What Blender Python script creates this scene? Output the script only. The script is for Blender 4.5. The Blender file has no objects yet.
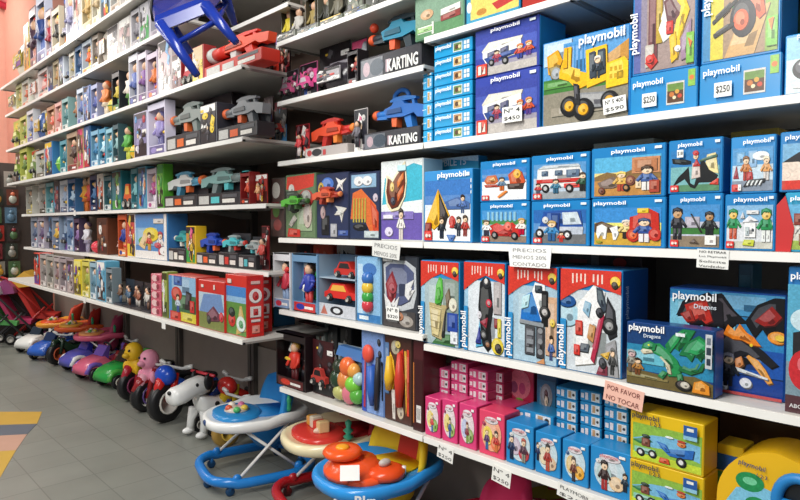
import bpy, bmesh, math, random
from mathutils import Vector, Matrix
PI = math.pi
S = bpy.context.scene
COL = S.collection

# ------------------------------------------------------------------ camera
F = 620.0
YAW = math.atan(595 / 620.0)
PITCH = math.atan(26 / 620.0)
H = 1.25
FW = Vector((math.sin(YAW) * math.cos(PITCH), math.cos(YAW) * math.cos(PITCH), -math.sin(PITCH)))
RT = Vector((math.cos(YAW), -math.sin(YAW), 0))
UP = RT.cross(FW)
cd = bpy.data.cameras.new('camera')
cam = bpy.data.objects.new('camera', cd)
COL.objects.link(cam)
cd.sensor_width = 36
cd.lens = 36 * F / 800
cd.clip_start = 0.05
cam.matrix_world = Matrix(((RT.x, UP.x, -FW.x, 0), (RT.y, UP.y, -FW.y, 0), (RT.z, UP.z, -FW.z, H), (0, 0, 0, 1)))
S.camera = cam

# ------------------------------------------------------------------ light
w = bpy.data.worlds.new('world')
S.world = w
w.use_nodes = True
bg = w.node_tree.nodes['Background']
bg.inputs[0].default_value = (0.86, 0.93, 1.0, 1)
bg.inputs[1].default_value = 0.24
def area(name, loc, sx, sy, power, col, target):
    l = bpy.data.lights.new(name, 'AREA')
    l.shape = 'RECTANGLE'; l.size = sx; l.size_y = sy; l.energy = power; l.color = col
    o = bpy.data.objects.new(name, l)
    COL.objects.link(o)
    o.location = loc
    o.rotation_euler = (Vector(target) - Vector(loc)).to_track_quat('-Z', 'Y').to_euler()
    return o
# fluorescent ceiling rows along the aisle, then one added fill lamp
area('ceiling_light_near', (-0.7, 1.0, 2.9), 0.5, 2.6, 98, (1.0, 0.98, 0.94), (0.9, 1.2, 0.6))
area('ceiling_light_middle', (-0.3, 4.3, 3.0), 0.5, 2.6, 54, (1.0, 0.97, 0.92), (0.8, 4.3, 0.6))
area('ceiling_light_far', (0.1, 7.2, 3.1), 0.5, 2.2, 60, (1.0, 0.96, 0.9), (0.7, 7.2, 0.6))
area('far_wall_fill', (0.9, 8.9, 4.3), 0.5, 1.6, 34, (1.0, 0.95, 0.9), (1.4, 9.6, 2.0))  # added lamp, not a shop fixture: brightens the pink far wall
S.view_settings.view_transform = 'Standard'
S.view_settings.look = 'None'
S.view_settings.gamma = 1
S.view_settings.exposure = 0.2

# ------------------------------------------------------------------ picture <-> place
def y_at(px, X, Z):
    k = (px - 400) / F
    c, s = math.cos(YAW), math.sin(YAW)
    cp, sp = math.cos(PITCH), math.sin(PITCH)
    # X c - Y s = k((X s + Y c) cp - (Z-H) sp)
    return (X * c - k * (X * s * cp - (Z - H) * sp)) / (s + k * c * cp)
def z_at(py, X, Y):
    k = (250 - py) / F
    a = X * math.sin(YAW) + Y * math.cos(YAW)
    cp, sp = math.cos(PITCH), math.sin(PITCH)
    # (a sp + q cp) = k (a cp - q sp)
    return H + a * (k * cp - sp) / (cp + k * sp)
def on_floor(px, py, Z=0.0):
    d = FW + RT * ((px - 400) / F) + UP * ((250 - py) / F)
    t = (Z - H) / d.z
    return Vector((d.x * t, d.y * t, Z))

# ------------------------------------------------------------------ materials
def lin(h):
    h = h.lstrip('#')
    if len(h) == 3: h = ''.join(c * 2 for c in h)
    r = []
    for i in (0, 2, 4):
        v = int(h[i:i + 2], 16) / 255
        r.append(v / 12.92 if v <= 0.04045 else ((v + 0.055) / 1.055) ** 2.4)
    return r
MC = {}
def M(h, rough=0.45, metal=0.0, spec=0.5, pr=False):
    k = (h, rough, metal, spec, pr)
    if k in MC: return MC[k]
    m = bpy.data.materials.new('paint_' + h.lstrip('#'))
    m.use_nodes = True
    nt = m.node_tree
    b = nt.nodes['Principled BSDF']
    b.inputs['Roughness'].default_value = rough
    b.inputs['Metallic'].default_value = metal
    b.inputs['Specular IOR Level'].default_value = spec
    c = lin(h)
    n = nt.nodes.new('ShaderNodeTexNoise'); n.inputs['Scale'].default_value = 110 if pr else 9
    if pr: n.inputs['Detail'].default_value = 5; n.inputs['Distortion'].default_value = 1.5
    tc = nt.nodes.new('ShaderNodeTexCoord')
    nt.links.new(tc.outputs['Object'], n.inputs['Vector'])
    r = nt.nodes.new('ShaderNodeValToRGB')
    r.color_ramp.elements[0].position = 0.3; r.color_ramp.elements[1].position = 0.7
    r.color_ramp.elements[0].color = (*[x * (0.8 if pr else 0.96) for x in c], 1)
    r.color_ramp.elements[1].color = (*[min(1, x * (1.15 if pr else 1.03)) for x in c], 1)
    nt.links.new(n.outputs['Fac'], r.inputs['Fac'])
    nt.links.new(r.outputs['Color'], b.inputs['Base Color'])
    MC[k] = m
    return m
def ML(x):
    if isinstance(x, str): return M(x)
    if isinstance(x, tuple): return M(*x)
    return x

# ------------------------------------------------------------------ mesh builder
class MB:
    def __init__(s): s.v = []; s.f = []; s.m = []; s.mats = []; s.sm = []
    def mi(s, c):
        m = ML(c)
        if m not in s.mats: s.mats.append(m)
        return s.mats.index(m)
    def add(s, vs, fs, c, smooth=False):
        o = len(s.v); s.v += [tuple(v) for v in vs]; i = s.mi(c)
        for f in fs: s.f.append([o + k for k in f]); s.m.append(i); s.sm.append(smooth)
        return s
    def box(s, x0, x1, y0, y1, z0, z1, c):
        return s.add([(x0, y0, z0), (x1, y0, z0), (x1, y1, z0), (x0, y1, z0), (x0, y0, z1), (x1, y0, z1), (x1, y1, z1), (x0, y1, z1)],
                     [(3, 2, 1, 0), (4, 5, 6, 7), (0, 1, 5, 4), (1, 2, 6, 5), (2, 3, 7, 6), (3, 0, 4, 7)], c)
    def rbox(s, x0, x1, y0, y1, z0, z1, c, b=0.004):
        # chamfered box: eight-sided plan, narrowed top and bottom rings
        b = min(b, (x1 - x0) / 3, (y1 - y0) / 3, (z1 - z0) / 3)
        def ring(z, i): 
            a0, a1, c0, c1 = x0 + i, x1 - i, y0 + i, y1 - i
            return [(a0 + b, c0, z), (a1 - b, c0, z), (a1, c0 + b, z), (a1, c1 - b, z), (a1 - b, c1, z), (a0 + b, c1, z), (a0, c1 - b, z), (a0, c0 + b, z)]
        vs = ring(z0, b) + ring(z0 + b, 0) + ring(z1 - b, 0) + ring(z1, b)
        fs = [tuple(range(7, -1, -1)), tuple(range(24, 32))]
        for k in range(3):
            for i in range(8):
                j = (i + 1) % 8
                fs.append((k * 8 + i, k * 8 + j, k * 8 + 8 + j, k * 8 + 8 + i))
        return s.add(vs, fs, c)
    def prism(s, pts, y0, y1, c, smooth=False):
        # outline in x,z extruded along y
        n = len(pts)
        vs = [(x, y0, z) for x, z in pts] + [(x, y1, z) for x, z in pts]
        fs = [tuple(range(n)), tuple(range(2 * n - 1, n - 1, -1))] + [(i, n + i, n + (i + 1) % n, (i + 1) % n) for i in range(n)]
        return s.add(vs, fs, c, smooth)
    def slab(s, pts, z0, z1, c):
        n = len(pts)
        vs = [(x, y, z0) for x, y in pts] + [(x, y, z1) for x, y in pts]
        fs = [tuple(range(n - 1, -1, -1)), tuple(range(n, 2 * n))] + [(i, (i + 1) % n, n + (i + 1) % n, n + i) for i in range(n)]
        return s.add(vs, fs, c)
    def ball(s, c0, r, c, nu=12, nv=8):
        if not isinstance(r, (tuple, list)): r = (r, r, r)
        vs = [(c0[0], c0[1], c0[2] - r[2])]
        for j in range(1, nv):
            t = PI * j / nv
            for i in range(nu):
                a = 2 * PI * i / nu
                vs.append((c0[0] + r[0] * math.sin(t) * math.cos(a), c0[1] + r[1] * math.sin(t) * math.sin(a), c0[2] - r[2] * math.cos(t)))
        vs.append((c0[0], c0[1], c0[2] + r[2]))
        fs = []
        for i in range(nu):
            j = (i + 1) % nu
            fs.append((0, 1 + j, 1 + i))
            for k in range(nv - 2): fs.append((1 + k * nu + i, 1 + k * nu + j, 1 + (k + 1) * nu + j, 1 + (k + 1) * nu + i))
            fs.append((1 + (nv - 2) * nu + i, 1 + (nv - 2) * nu + j, len(vs) - 1))
        return s.add(vs, fs, c, True)
    def tube(s, pts, r, c, n=8, closed=False, smooth=True, cap=True):
        pts = [Vector(p) for p in pts]; N = len(pts)
        rs = r if isinstance(r, (list, tuple)) else [r] * N
        vs = []; prev = None
        for i, p in enumerate(pts):
            if closed: t = pts[(i + 1) % N] - pts[i - 1]
            else: t = pts[min(i + 1, N - 1)] - pts[max(i - 1, 0)]
            t.normalize()
            if prev is None:
                a = Vector((0, 0, 1)) if abs(t.z) < 0.9 else Vector((1, 0, 0))
                u = t.cross(a).normalized()
            else:
                u = (prev - t * prev.dot(t)).normalized()
            prev = u; q = t.cross(u)
            for k in range(n):
                a = 2 * PI * k / n
                vs.append(p + (u * math.cos(a) + q * math.sin(a)) * rs[i])
        fs = []
        for i in range(N if closed else N - 1):
            j = (i + 1) % N
            for k in range(n):
                l = (k + 1) % n
                fs.append((i * n + k, i * n + l, j * n + l, j * n + k))
        if not closed and cap:
            fs.append(tuple(range(n - 1, -1, -1))); fs.append(tuple((N - 1) * n + k for k in range(n)))
        return s.add(vs, fs, c, smooth)
    def lathe(s, prof, c, c0=(0, 0, 0), axis='z', n=16):
        vs = []; N = len(prof)
        for r_, h_ in prof:
            for k in range(n):
                a = 2 * PI * k / n; x, y = r_ * math.cos(a), r_ * math.sin(a)
                p = {'z': (x, y, h_), 'y': (x, h_, y), 'x': (h_, x, y)}[axis]
                vs.append((c0[0] + p[0], c0[1] + p[1], c0[2] + p[2]))
        fs = [(i * n + k, i * n + (k + 1) % n, (i + 1) * n + (k + 1) % n, (i + 1) * n + k) for i in range(N - 1) for k in range(n)]
        fs.append(tuple(range(n - 1, -1, -1))); fs.append(tuple((N - 1) * n + k for k in range(n)))
        return s.add(vs, fs, c, True)
    def wheel(s, c0, r, wd, c, hub=None, axis='y'):
        s.lathe([(r * 0.8, -wd / 2), (r, -wd / 3), (r, wd / 3), (r * 0.8, wd / 2)], c, c0, axis, 18)
        if hub: s.lathe([(r * 0.55, -wd / 2 - 0.004), (r * 0.5, -wd / 2 - .008), (r * .5, wd / 2 + .008), (r * 0.55, wd / 2 + 0.004)], hub, c0, axis, 14)
        return s
    def build(s, name, parent=None, loc=None, rz=0):
        me = bpy.data.meshes.new(name)
        me.from_pydata(s.v, [], s.f)
        for m in s.mats: me.materials.append(m)
        me.polygons.foreach_set('material_index', s.m)
        me.polygons.foreach_set('use_smooth', s.sm)
        bm = bmesh.new(); bm.from_mesh(me); bmesh.ops.recalc_face_normals(bm, faces=bm.faces); bm.to_mesh(me); bm.free()
        o = bpy.data.objects.new(name, me)
        COL.objects.link(o)
        if parent: o.parent = parent
        if loc is not None: o.location = loc
        o.rotation_euler = (0, 0, rz)
        return o

def tag(o, label, cat=None, group=None):
    o['label'] = label
    if cat: o['category'] = cat
    if group: o['group'] = group
    return o
def empty(name, loc, rz=0.0):
    o = bpy.data.objects.new(name, None)
    o.empty_display_size = 0.05
    COL.objects.link(o); o.location = loc; o.rotation_euler = (0, 0, rz)
    return o
def struct(o):
    o['kind'] = 'structure'
    return o

# ------------------------------------------------------------------ printed pictures (flat prints on cartons)
def R(c, x0, y0, x1, y1): return ('p', c, [(x0, y0), (x1, y0), (x1, y1), (x0, y1)])
def G(c, *a): return ('p', c, list(zip(a[::2], a[1::2])))
def E(c, x, y, rx, ry=None): return ('e', c, x, y, rx, ry)
def FIG(x, y, h, body='c22', legs='224', hat='321', skin='eca'):
    w_ = h * 0.36
    return [R(legs, x - w_ * .32, y, x - w_ * .04, y + h * .38), R(legs, x + w_ * .04, y, x + w_ * .32, y + h * .38),
            G(body, x - w_ * .4, y + h * .36, x + w_ * .4, y + h * .36, x + w_ * .3, y + h * .7, x - w_ * .3, y + h * .7),
            G(body, x - w_ * .35, y + h * .68, x - w_ * .75, y + h * .42, x - w_ * .6, y + h * .36, x - w_ * .25, y + h * .55),
            G(body, x + w_ * .35, y + h * .68, x + w_ * .75, y + h * .42, x + w_ * .6, y + h * .36, x + w_ * .25, y + h * .55),
            E(skin, x, y + h * .8, w_ * .34, h * .13),
            G(hat, x - w_ * .4, y + h * .8, x - w_ * .36, y + h * .96, x, y + h * 1.02, x + w_ * .36, y + h * .96, x + w_ * .4, y + h * .8, x + w_ * .2, y + h * .9, x - w_ * .2, y + h * .9)]
def WH(x, y, r, hub='999'): return [E('18181a', x, y, r), E(hub, x, y, r * .5)]
def flat(l):
    o = []
    for i in l:
        if isinstance(i, list): o += flat(i)
        else: o.append(i)
    return o
def tint(c, k):
    if len(c) == 3: c = ''.join(x * 2 for x in c)
    v = [int(c[i:i + 2], 16) for i in (0, 2, 4)]
    v = [int(x * k) if k < 1 else int(x + (255 - x) * (k - 1)) for x in v]
    return ''.join('%02x' % (x // 6 * 6) for x in v)
def detail(items):
    """printed pictures carry an inked edge and an inner highlight on each drawn thing"""
    if len(items) < 8: return items
    out = []
    for it in items:
        if it[0] == 'e': _, c, x, y, rx, ry = it; bw, bh = 2 * rx, 2 * (ry or rx); cx, cy = x, y
        else:
            c = it[1]; X_ = [p[0] for p in it[2]]; Y_ = [p[1] for p in it[2]]
            bw, bh = max(X_) - min(X_), max(Y_) - min(Y_); cx, cy = sum(X_) / len(X_), sum(Y_) / len(Y_)
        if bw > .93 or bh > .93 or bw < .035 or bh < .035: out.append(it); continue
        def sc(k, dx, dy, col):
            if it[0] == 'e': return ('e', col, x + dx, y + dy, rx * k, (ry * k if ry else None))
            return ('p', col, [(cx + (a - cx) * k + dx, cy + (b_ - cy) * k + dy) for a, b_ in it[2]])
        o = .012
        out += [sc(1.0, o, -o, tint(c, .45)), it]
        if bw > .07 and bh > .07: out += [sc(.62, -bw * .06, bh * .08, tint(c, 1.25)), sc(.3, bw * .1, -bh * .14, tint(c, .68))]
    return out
def pic(parent, items, w_, h_, x0=None, z0=0.0, y=-0.0012, name='printed_picture'):
    """polygons printed on a front face; unit square mapped to w_ x h_ from (x0,z0)"""
    if x0 is None: x0 = -w_ / 2
    b = MB(); k = 0
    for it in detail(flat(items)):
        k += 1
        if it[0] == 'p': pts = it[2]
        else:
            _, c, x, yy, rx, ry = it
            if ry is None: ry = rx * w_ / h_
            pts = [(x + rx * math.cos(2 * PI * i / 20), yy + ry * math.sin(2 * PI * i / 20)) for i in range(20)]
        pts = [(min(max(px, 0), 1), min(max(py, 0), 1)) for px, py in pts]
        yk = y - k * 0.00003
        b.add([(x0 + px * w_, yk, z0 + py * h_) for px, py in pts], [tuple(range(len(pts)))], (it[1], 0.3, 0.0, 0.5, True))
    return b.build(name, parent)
TX = {}
def text(parent, s, x, z, width=None, height=None, color='fff', rot=0.0, y=-0.006, face='front', name='lettering', heavy=0.012):
    key = (s, heavy)
    if key not in TX:
        cu = bpy.data.curves.new('lettering', 'FONT')
        cu.body = s; cu.offset = heavy; cu.align_x = 'LEFT'; cu.resolution_u = 2
        ob = bpy.data.objects.new('lettering', cu); COL.objects.link(ob)
        me = bpy.data.meshes.new_from_object(ob.evaluated_get(bpy.context.evaluated_depsgraph_get()))
        bpy.data.objects.remove(ob); bpy.data.curves.remove(cu)
        xs = [v.co.x for v in me.vertices]; zs = [v.co.y for v in me.vertices]
        TX[key] = ([(v.co.x - min(xs), v.co.y - min(zs)) for v in me.vertices], [tuple(p.vertices) for p in me.polygons], max(xs) - min(xs), max(zs) - min(zs))
        bpy.data.meshes.remove(me)
    vs, fs, W, Hh = TX[key]
    kx = width / W if width else height / Hh
    kz = height / Hh if height else kx
    ca, sa = math.cos(rot), math.sin(rot)
    out = []
    for a, b_ in vs:
        a, b_ = a * kx, b_ * kz
        a, b_ = a * ca - b_ * sa, a * sa + b_ * ca
        if face == 'front': out.append((x + a, y, z + b_))
        else: out.append((y, x + a, z + b_))     # right side face: x is the depth coordinate
    b = MB(); b.add(out, fs, (color, 0.5))
    return b.build(name, parent)
def sticker(parent, x, z, w_, h_, lines, y=-0.008, name='price_sticker', c='f4f4f0', tc='333', rot=0.0):
    b = MB(); ca, sa = math.cos(rot), math.sin(rot)
    def T(a, q): return (x + a * ca - q * sa, z + a * sa + q * ca)
    P = [T(-w_ / 2, -h_ / 2), T(w_ / 2, -h_ / 2), T(w_ / 2, h_ / 2), T(-w_ / 2, h_ / 2)]
    b.prism(P, y, y + 0.0008, (c, 0.6))
    o = b.build(name, parent)
    n = len(lines)
    for i, l in enumerate(lines):
        a, q = T(-w_ * .4, h_ / 2 - (i + .78) * h_ / n)
        text(o, l, a, q, w_ * .8, h_ * .55 / n, tc, rot, y - 0.0006)
    return o

# ------------------------------------------------------------------ room
floor_m = bpy.data.materials.new('floor_tiles'); floor_m.use_nodes = True
nt = floor_m.node_tree; bs = nt.nodes['Principled BSDF']
tc = nt.nodes.new('ShaderNodeTexCoord'); br = nt.nodes.new('ShaderNodeTexBrick')
mp = nt.nodes.new('ShaderNodeMapping'); nt.links.new(tc.outputs['Object'], mp.inputs[0]); nt.links.new(mp.outputs[0], br.inputs[0])
mp.inputs['Location'].default_value = (-0.05, -0.14, 0)
br.offset = 0.0
for k_, v_ in (('Scale', 1.0), ('Mortar Size', 0.003), ('Brick Width', 0.24), ('Row Height', 0.24), ('Mortar Smooth', 0.2)): br.inputs[k_].default_value = v_
br.inputs['Color1'].default_value = (*lin('92948c'), 1); br.inputs['Color2'].default_value = (*lin('8c8e86'), 1); br.inputs['Mortar'].default_value = (*lin('787a73'), 1)
no = nt.nodes.new('ShaderNodeTexNoise'); no.inputs['Scale'].default_value = 3.0; no.inputs['Detail'].default_value = 6
nt.links.new(tc.outputs['Object'], no.inputs[0])
mx = nt.nodes.new('ShaderNodeMix'); mx.data_type = 'RGBA'; mx.blend_type = 'MULTIPLY'; mx.inputs[0].default_value = 0.35
nt.links.new(br.outputs[0], mx.inputs[6]); nt.links.new(no.outputs[0], mx.inputs[7]); nt.links.new(mx.outputs[2], bs.inputs['Base Color'])
bs.inputs['Roughness'].default_value = 0.38
b = MB(); b.box(-3.0, 2.6, -1.5, 10.0, -0.05, 0, floor_m); struct(b.build('floor'))
wall_p = ('f0b8a4', 0.8)
b = MB(); b.box(-3.0, 2.6, 10.0, 10.1, 0, 4.9, wall_p); struct(b.build('wall_far'))
b = MB(); b.box(2.06, 2.16, -1.5, 10.0, 0, 4.9, ('e8ac98', 0.8)); struct(b.build('wall_right'))
b = MB(); b.box(-3.0, 2.6, -1.5, 10.1, 4.9, 5.0, ('b8b4ac', 0.9)); struct(b.build('ceiling'))
# coloured inlay in the floor
pr = [on_floor(42, 412), on_floor(37, 424), on_floor(27, 434.5), on_floor(16, 450.5), on_floor(-6, 488)]
lf = [on_floor(-40, 412), on_floor(-40, 426.5), on_floor(-40, 438), on_floor(-40, 454), on_floor(-40, 488)]
b = MB()
for i, c in enumerate(('c8a040', '5d6672', 'c49a86', 'c8a23c')):
    q = [lf[i], lf[i + 1], pr[i + 1], pr[i]]
    b.slab([(p.x, p.y) for p in q], 0.0004, 0.002, (c, 0.4))
o = b.build('floor_graphic'); tag(o, 'striped yellow, grey and pink graphic laid in the grey tiled floor', 'floor sticker')

# ------------------------------------------------------------------ shelving
SHW = ('d9d6cf', 0.35); SHU = ('8f8a84', 0.6)
D = 1.5           # front plane of the near shelving
BK = 2.02         # back panel
YB = 2.33         # where the far racks end and the middle rack begins
ZS = dict(base=0.53, s3m=0.875, s3r=0.845, s2=1.19, s1=1.522, t2=1.78, t2r=1.868, top=2.035)
def unit(label, y0, y1, levels, back='857c74', kick='9a8f87', bz=None):
    r = empty('shelving_unit', ((D + BK) / 2, (y0 + y1) / 2, 0))
    tag(r, label, 'shelving', 'shop shelving along the aisle')
    ox, oy = r.location.x, r.location.y
    W2 = (y1 - y0) / 2
    b = MB(); b.box(BK - ox - .02, BK - ox, -W2, W2, bz or 0.5, 3.0, (back, .7)); b.build('back_panel', r)
    b = MB(); b.box(BK - ox - .03, BK - ox + .0, -W2, W2, 0, (bz or 0.5), (kick, .6)); b.build('kick_panel', r)
    for s in (-1, 1):
        b = MB(); b.box(BK - ox - .06, BK - ox - .021, s * (W2 - .02) - .015, s * (W2 - .02) + .015, 0, 3.0, ('55504b', .5)); b.build('upright', r)
    for lv in levels:
        z, xf = lv[0], lv[1]
        a, c = (lv[2], lv[3]) if len(lv) > 2 else (y0, y1)
        b = MB()
        b.box(xf - ox, BK - ox - .06, a - oy, c - oy, z - .012, z, SHW)
        b.box(xf - ox, xf - ox + .012, a - oy, c - oy, z - .021, z - .012, SHW)
        for yy in (a - oy, c - oy - .006): b.box(xf - ox, BK - ox - .06, yy, yy + .006, z - .021, z - .012, SHU)
        sh = b.build('shelf', r)
        b = MB(); b.box(xf - ox - .004, xf - ox - .0002, a - oy + .002, c - oy - .002, z - .0205, z - .0015, ('f3f1ec', .3)); b.build('price_rail', sh)
        for yy in (a - oy + .02, c - oy - .03):
            b = MB(); b.prism([(xf - ox + .24, z - .022), (BK - ox - .062, z - .022), (BK - ox - .062, z - .06), (BK - ox - .1, z - .06)], yy, yy + .008, SHU); b.build('bracket', r)
    return r
YR = 1.445
unit('tall white metal shelving holding blue boxed toys at the right of the photo', -0.6, YR, [(ZS['base'], D), (ZS['s3r'], D), (ZS['s2'], D), (ZS['s1'], D), (ZS['t2r'], D, 0.9, YR), (ZS['t2r'] + .0, D, -0.6, 0.898)], back='6a6560')
unit('middle white shelving bay above the three baby walkers', YR + .002, YB, [(ZS['base'], D), (ZS['s3m'], D), (ZS['s2'], D), (ZS['s1'], D), (ZS['t2'], D), (ZS['top'], D)], back='8d837a')
# far racks: level -> (z, x)
FL = {}
for n_, X_, p_ in (('A', 1.30, (75, 39)), ('B', 1.33, (110, 60)), ('C', 1.33, (150, 98)), ('D', 1.33, (150, 155)), ('E', 1.44, (150, 208.5)), ('F', 1.45, (150, 260)), ('G', 1.32, (150, 316))):
    Y_ = y_at(p_[0], X_, 1.5)
    FL[n_] = (z_at(p_[1], X_, Y_), X_)
FY1 = 6.5
n_u = 4
where = ['beside the middle bay, holding blasters', 'second back from the blasters', 'third back, holding boxed figures', 'deepest, by the hanging toys']
for i in range(n_u):
    y0 = YB + .002 + (FY1 - YB) * i / n_u; y1 = YB + (FY1 - YB) * (i + 1) / n_u
    lv = []
    for n_, (z, x) in FL.items():
        if n_ == 'B' and i == 0: lv += [(z, x, 2.85, y1), (z, 1.56, y0, 2.848)]
        else: lv.append((z, x))
    unit('far bay of the white shelving, ' + where[i], y0, y1, lv, back='6b5a50', kick='988c84')

# ------------------------------------------------------------------ cartons
def place(px0, px1, ytop, X, Z):
    ya, yb = y_at(px0, X, Z), y_at(px1, X, Z)
    ym = (ya + yb) / 2
    return ym, ya - yb, z_at(ytop, X, ym) - Z
RZ = -PI / 2      # local x runs right, y into the shelf, z up
def headroom(ym, w_, Z, X=1.5):
    if X < 1.49: return 9
    lv = []
    if ym - w_ / 2 < YR: lv += [ZS['s3r'], ZS['s2'], ZS['s1'], ZS['t2r']]
    if YB > ym + w_ / 2 > YR: lv += [ZS['s3m'], ZS['s2'], ZS['s1'], ZS['t2'], ZS['top']]
    if ym > YB: return 9
    return min([z - .0225 - Z for z in lv if z > Z + .03] or [9])
def carton(label, px0, px1, ytop, X, Z, c='1d86c4', depth=0.12, side=None, name='toy_box', cat='toy box', group=None, rz=0.0, h=None, topc=None):
    ym, w_, hh = place(px0, px1, ytop, X, Z)
    if h: hh = h
    hh = min(hh, headroom(ym, w_, Z, X))
    r = empty(name, (X, ym, Z + .0005), RZ + rz)
    tag(r, label, cat, group)
    b = MB(); b.rbox(-w_ / 2, w_ / 2, 0, depth, 0, hh, (c, .3), .002)
    if side: b.box(w_ / 2 - .0003, w_ / 2 + .0006, .003, depth - .003, .003, hh - .003, (side, .35))
    if topc: b.box(-w_ / 2 + .003, w_ / 2 - .003, .003, depth - .003, hh - .0005, hh + .0006, (topc, .35))
    b.build('carton', r)
    r['w'] = w_; r['h'] = hh
    return r, w_, hh
def logo(r, x, z, wd, rot=0.0, c='fff', y=-.007, ht=None): return text(r, 'playmobil', x, z, wd, ht, c, rot, y, heavy=.02)
def bluebox(label, px0, px1, ytop, X, Z, art, c='1b7fc0', lx=.3, ly=.84, lw=.45, depth=.12, side='1873b4', frame=(.05, .04, .95, .8), sub=True, **k):
    r, w_, h_ = carton(label, px0, px1, ytop, X, Z, c, depth, side, **k)
    fx0, fy0, fx1, fy1 = frame
    pic(r, art, w_ * (fx1 - fx0), h_ * (fy1 - fy0), -w_ / 2 + fx0 * w_, fy0 * h_)
    logo(r, -w_ / 2 + lx * w_, ly * h_, lw * w_, ht=h_ * .10 if h_ * .1 < lw * w_ * .3 else None)
    if sub:
        pic(r, [R('e8f2fa', .87, .9, .96, .95)], w_, h_, y=-.004, name='age_mark')
    return r, w_, h_
def redcorner(x=.0, y=.0): return [R('d8322a', x, y, x + .17, y + .16), E('f3d9cf', x + .05, y + .08, .03), E('f3d9cf', x + .12, y + .08, .025)]

# ================================================================== NEAR RACK
z1, z2 = ZS['s1'], ZS['s2']
# ---- art
def a_rescue():
    return [R('3b48a0', 0, 0, 1, 1), R('4a5cb4', 0, .45, 1, .8), R('bcb6b0', 0, 0, 1, .22), R('9a94a6', 0, .2, 1, .3),
            G('e2dccb', .1, .62, .22, .82, .78, .8, .76, .72, .72, .7, .12, .58), G('f2f0ea', .12, .6, .75, .74, .76, .5, .7, .38, .18, .3, .12, .45), G('4b5170', .2, .56, .36, .6, .36, .46, .2, .42),
            G('4b5170', .42, .6, .55, .64, .55, .5, .42, .46), G('2e4a8c', .14, .44, .74, .52, .74, .42, .2, .3), WH(.27, .3, .045), WH(.5, .28, .05),
            FIG(.36, .28, .3, 'b84a5a', '8c3c58'), FIG(.74, .25, .35, 'c84a3a', '33408c', 'e07030'), FIG(.88, .28, .34, 'c8502e', '5a3a80', 'e08838'), R('d8402e', .02, .0, .2, .3), R('f0e6da', .05, .04, .1, .26), G('f0e6da', .12, .05, .17, .05, .17, .25)]
def a_loader():
    return [R('5a9ad0', 0, 0, 1, 1), R('b4cfe6', 0, .72, .35, 1), R('4c92cc', .25, .5, .6, .95), [R('3d84c0', .28 + i * .05, .5, .3 + i * .05, .93) for i in range(6)], G('c08a3c', .6, .62, 1, .85, 1, .62, .7, .55), R('3f7a34', 0, .36, 1, .55), R('5a9444', 0, .44, .4, .52), R('8c8676', 0, 0, 1, .38), R('9c9484', .1, .1, .9, .2),
            G('e0a018', .04, .84, .18, .9, .24, .76, .16, .6, .06, .62), G('8a7440', .06, .7, .2, .72, .22, .6, .1, .56), E('9aa0a4', .16, .62, .06, .07),
            G('f0b81a', .2, .62, .3, .9, .35, .9, .34, .64, .55, .55, .56, .42, .42, .38, .32, .5, .2, .55), G('e8ac14', .3, .9, .26, .9, .24, .66, .3, .66),
            G('f2c01c', .52, .82, .76, .84, .78, .44, .54, .38), G('3c4652', .56, .78, .63, .79, .64, .5, .57, .48), G('39434e', .66, .79, .74, .8, .75, .52, .66, .5), FIG(.66, .47, .26, '26323c', '26323c', 'e8e0d0'),
            G('f4c61e', .76, .62, .96, .66, 1, .6, 1, .36, .76, .34), [R('c89c1c', .8 + (i % 3) * .05, .44 + (i // 3) * .08, .83 + (i % 3) * .05, .49 + (i // 3) * .08) for i in range(6)],
            G('8b8d90', .42, .34, .8, .3, .86, .2, .7, .14, .45, .16), WH(.33, .2, .11, 'e8a818'), WH(.5, .14, .12, 'e8a818'), WH(.8, .2, .1, 'e0a020'), G('2a2a2c', .38, .46, .44, .44, .46, .2, .4, .22)]
def a_digger():
    return [R('a08c86', 0, 0, 1, 1), R('5f68a4', 0, 0, .18, 1), R('8e8598', .12, 0, .22, 1), R('6e3c40', .25, .1, .4, .95), R('b89a30', .38, .3, .48, .95), R('c6c0b4', .2, .05, .34, .3),
            G('f2f0e6', .52, .98, .5, .6, .42, .45, .5, .3, .62, .35, .66, .55, .6, .7, .62, 1), G('6a4448', .5, .75, .6, .8, .7, .65, .78, .58, .7, .48, .56, .52), G('f4c420', .74, 1, .72, .72, .82, .62, .78, .45, .7, .38, .62, .1, .74, .08, .82, .4, .92, .6, .84, .76, .9, 1),
            G('e8b818', .6, .35, .7, .4, .74, .1, .64, .05), R('c82820', .55, .38, .66, .52), G('c83028', .2, .1, .34, .2, .42, .1, .3, .02), G('9a7c94', .78, .3, .95, .5, .95, .1, .8, .06), E('f0ece8', .9, .82, .05), E('f0ece8', .74, .2, .05), E('d83a30', .28, .14, .07), R('7ab840', .88, .02, 1, .35), G('d87830', .9, .3, .97, .25, .94, .18)]
def a_tractor():
    return [R('9a9a60', 0, 0, 1, 1), R('d6c63c', .1, 0, .28, 1), R('a08468', .28, 0, .9, 1), R('3c88b8', 0, 0, .1, 1), R('88a848', .84, 0, 1, 1), G('d0a468', .3, .0, .7, .0, .9, .5, .5, .4),
            G('e06030', .3, .98, .42, 1, .44, .86, .58, .84, .6, .72, .4, .68, .3, .84), G('d85a2c', .62, .7, .8, .6, .84, .4, .76, .35, .6, .5), G('3c9448', .46, 1, .6, 1, .64, .8, .5, .72), G('3a8c44', .4, .55, .56, .6, .5, .48, .4, .45), E('26262a', .54, .4, .17, .2), E('e0643a', .52, .38, .1, .11), WH(.74, .94, .12, 'd8644c'),
            G('2c2c2c', .12, .42, .46, .62, .45, .58, .13, .39), G('2c2c2c', .14, .28, .42, .38, .42, .34, .15, .24), R('7ac04a', .86, .05, 1, .35), G('e0843c', .88, .32, .95, .34, .92, .2)]
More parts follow.
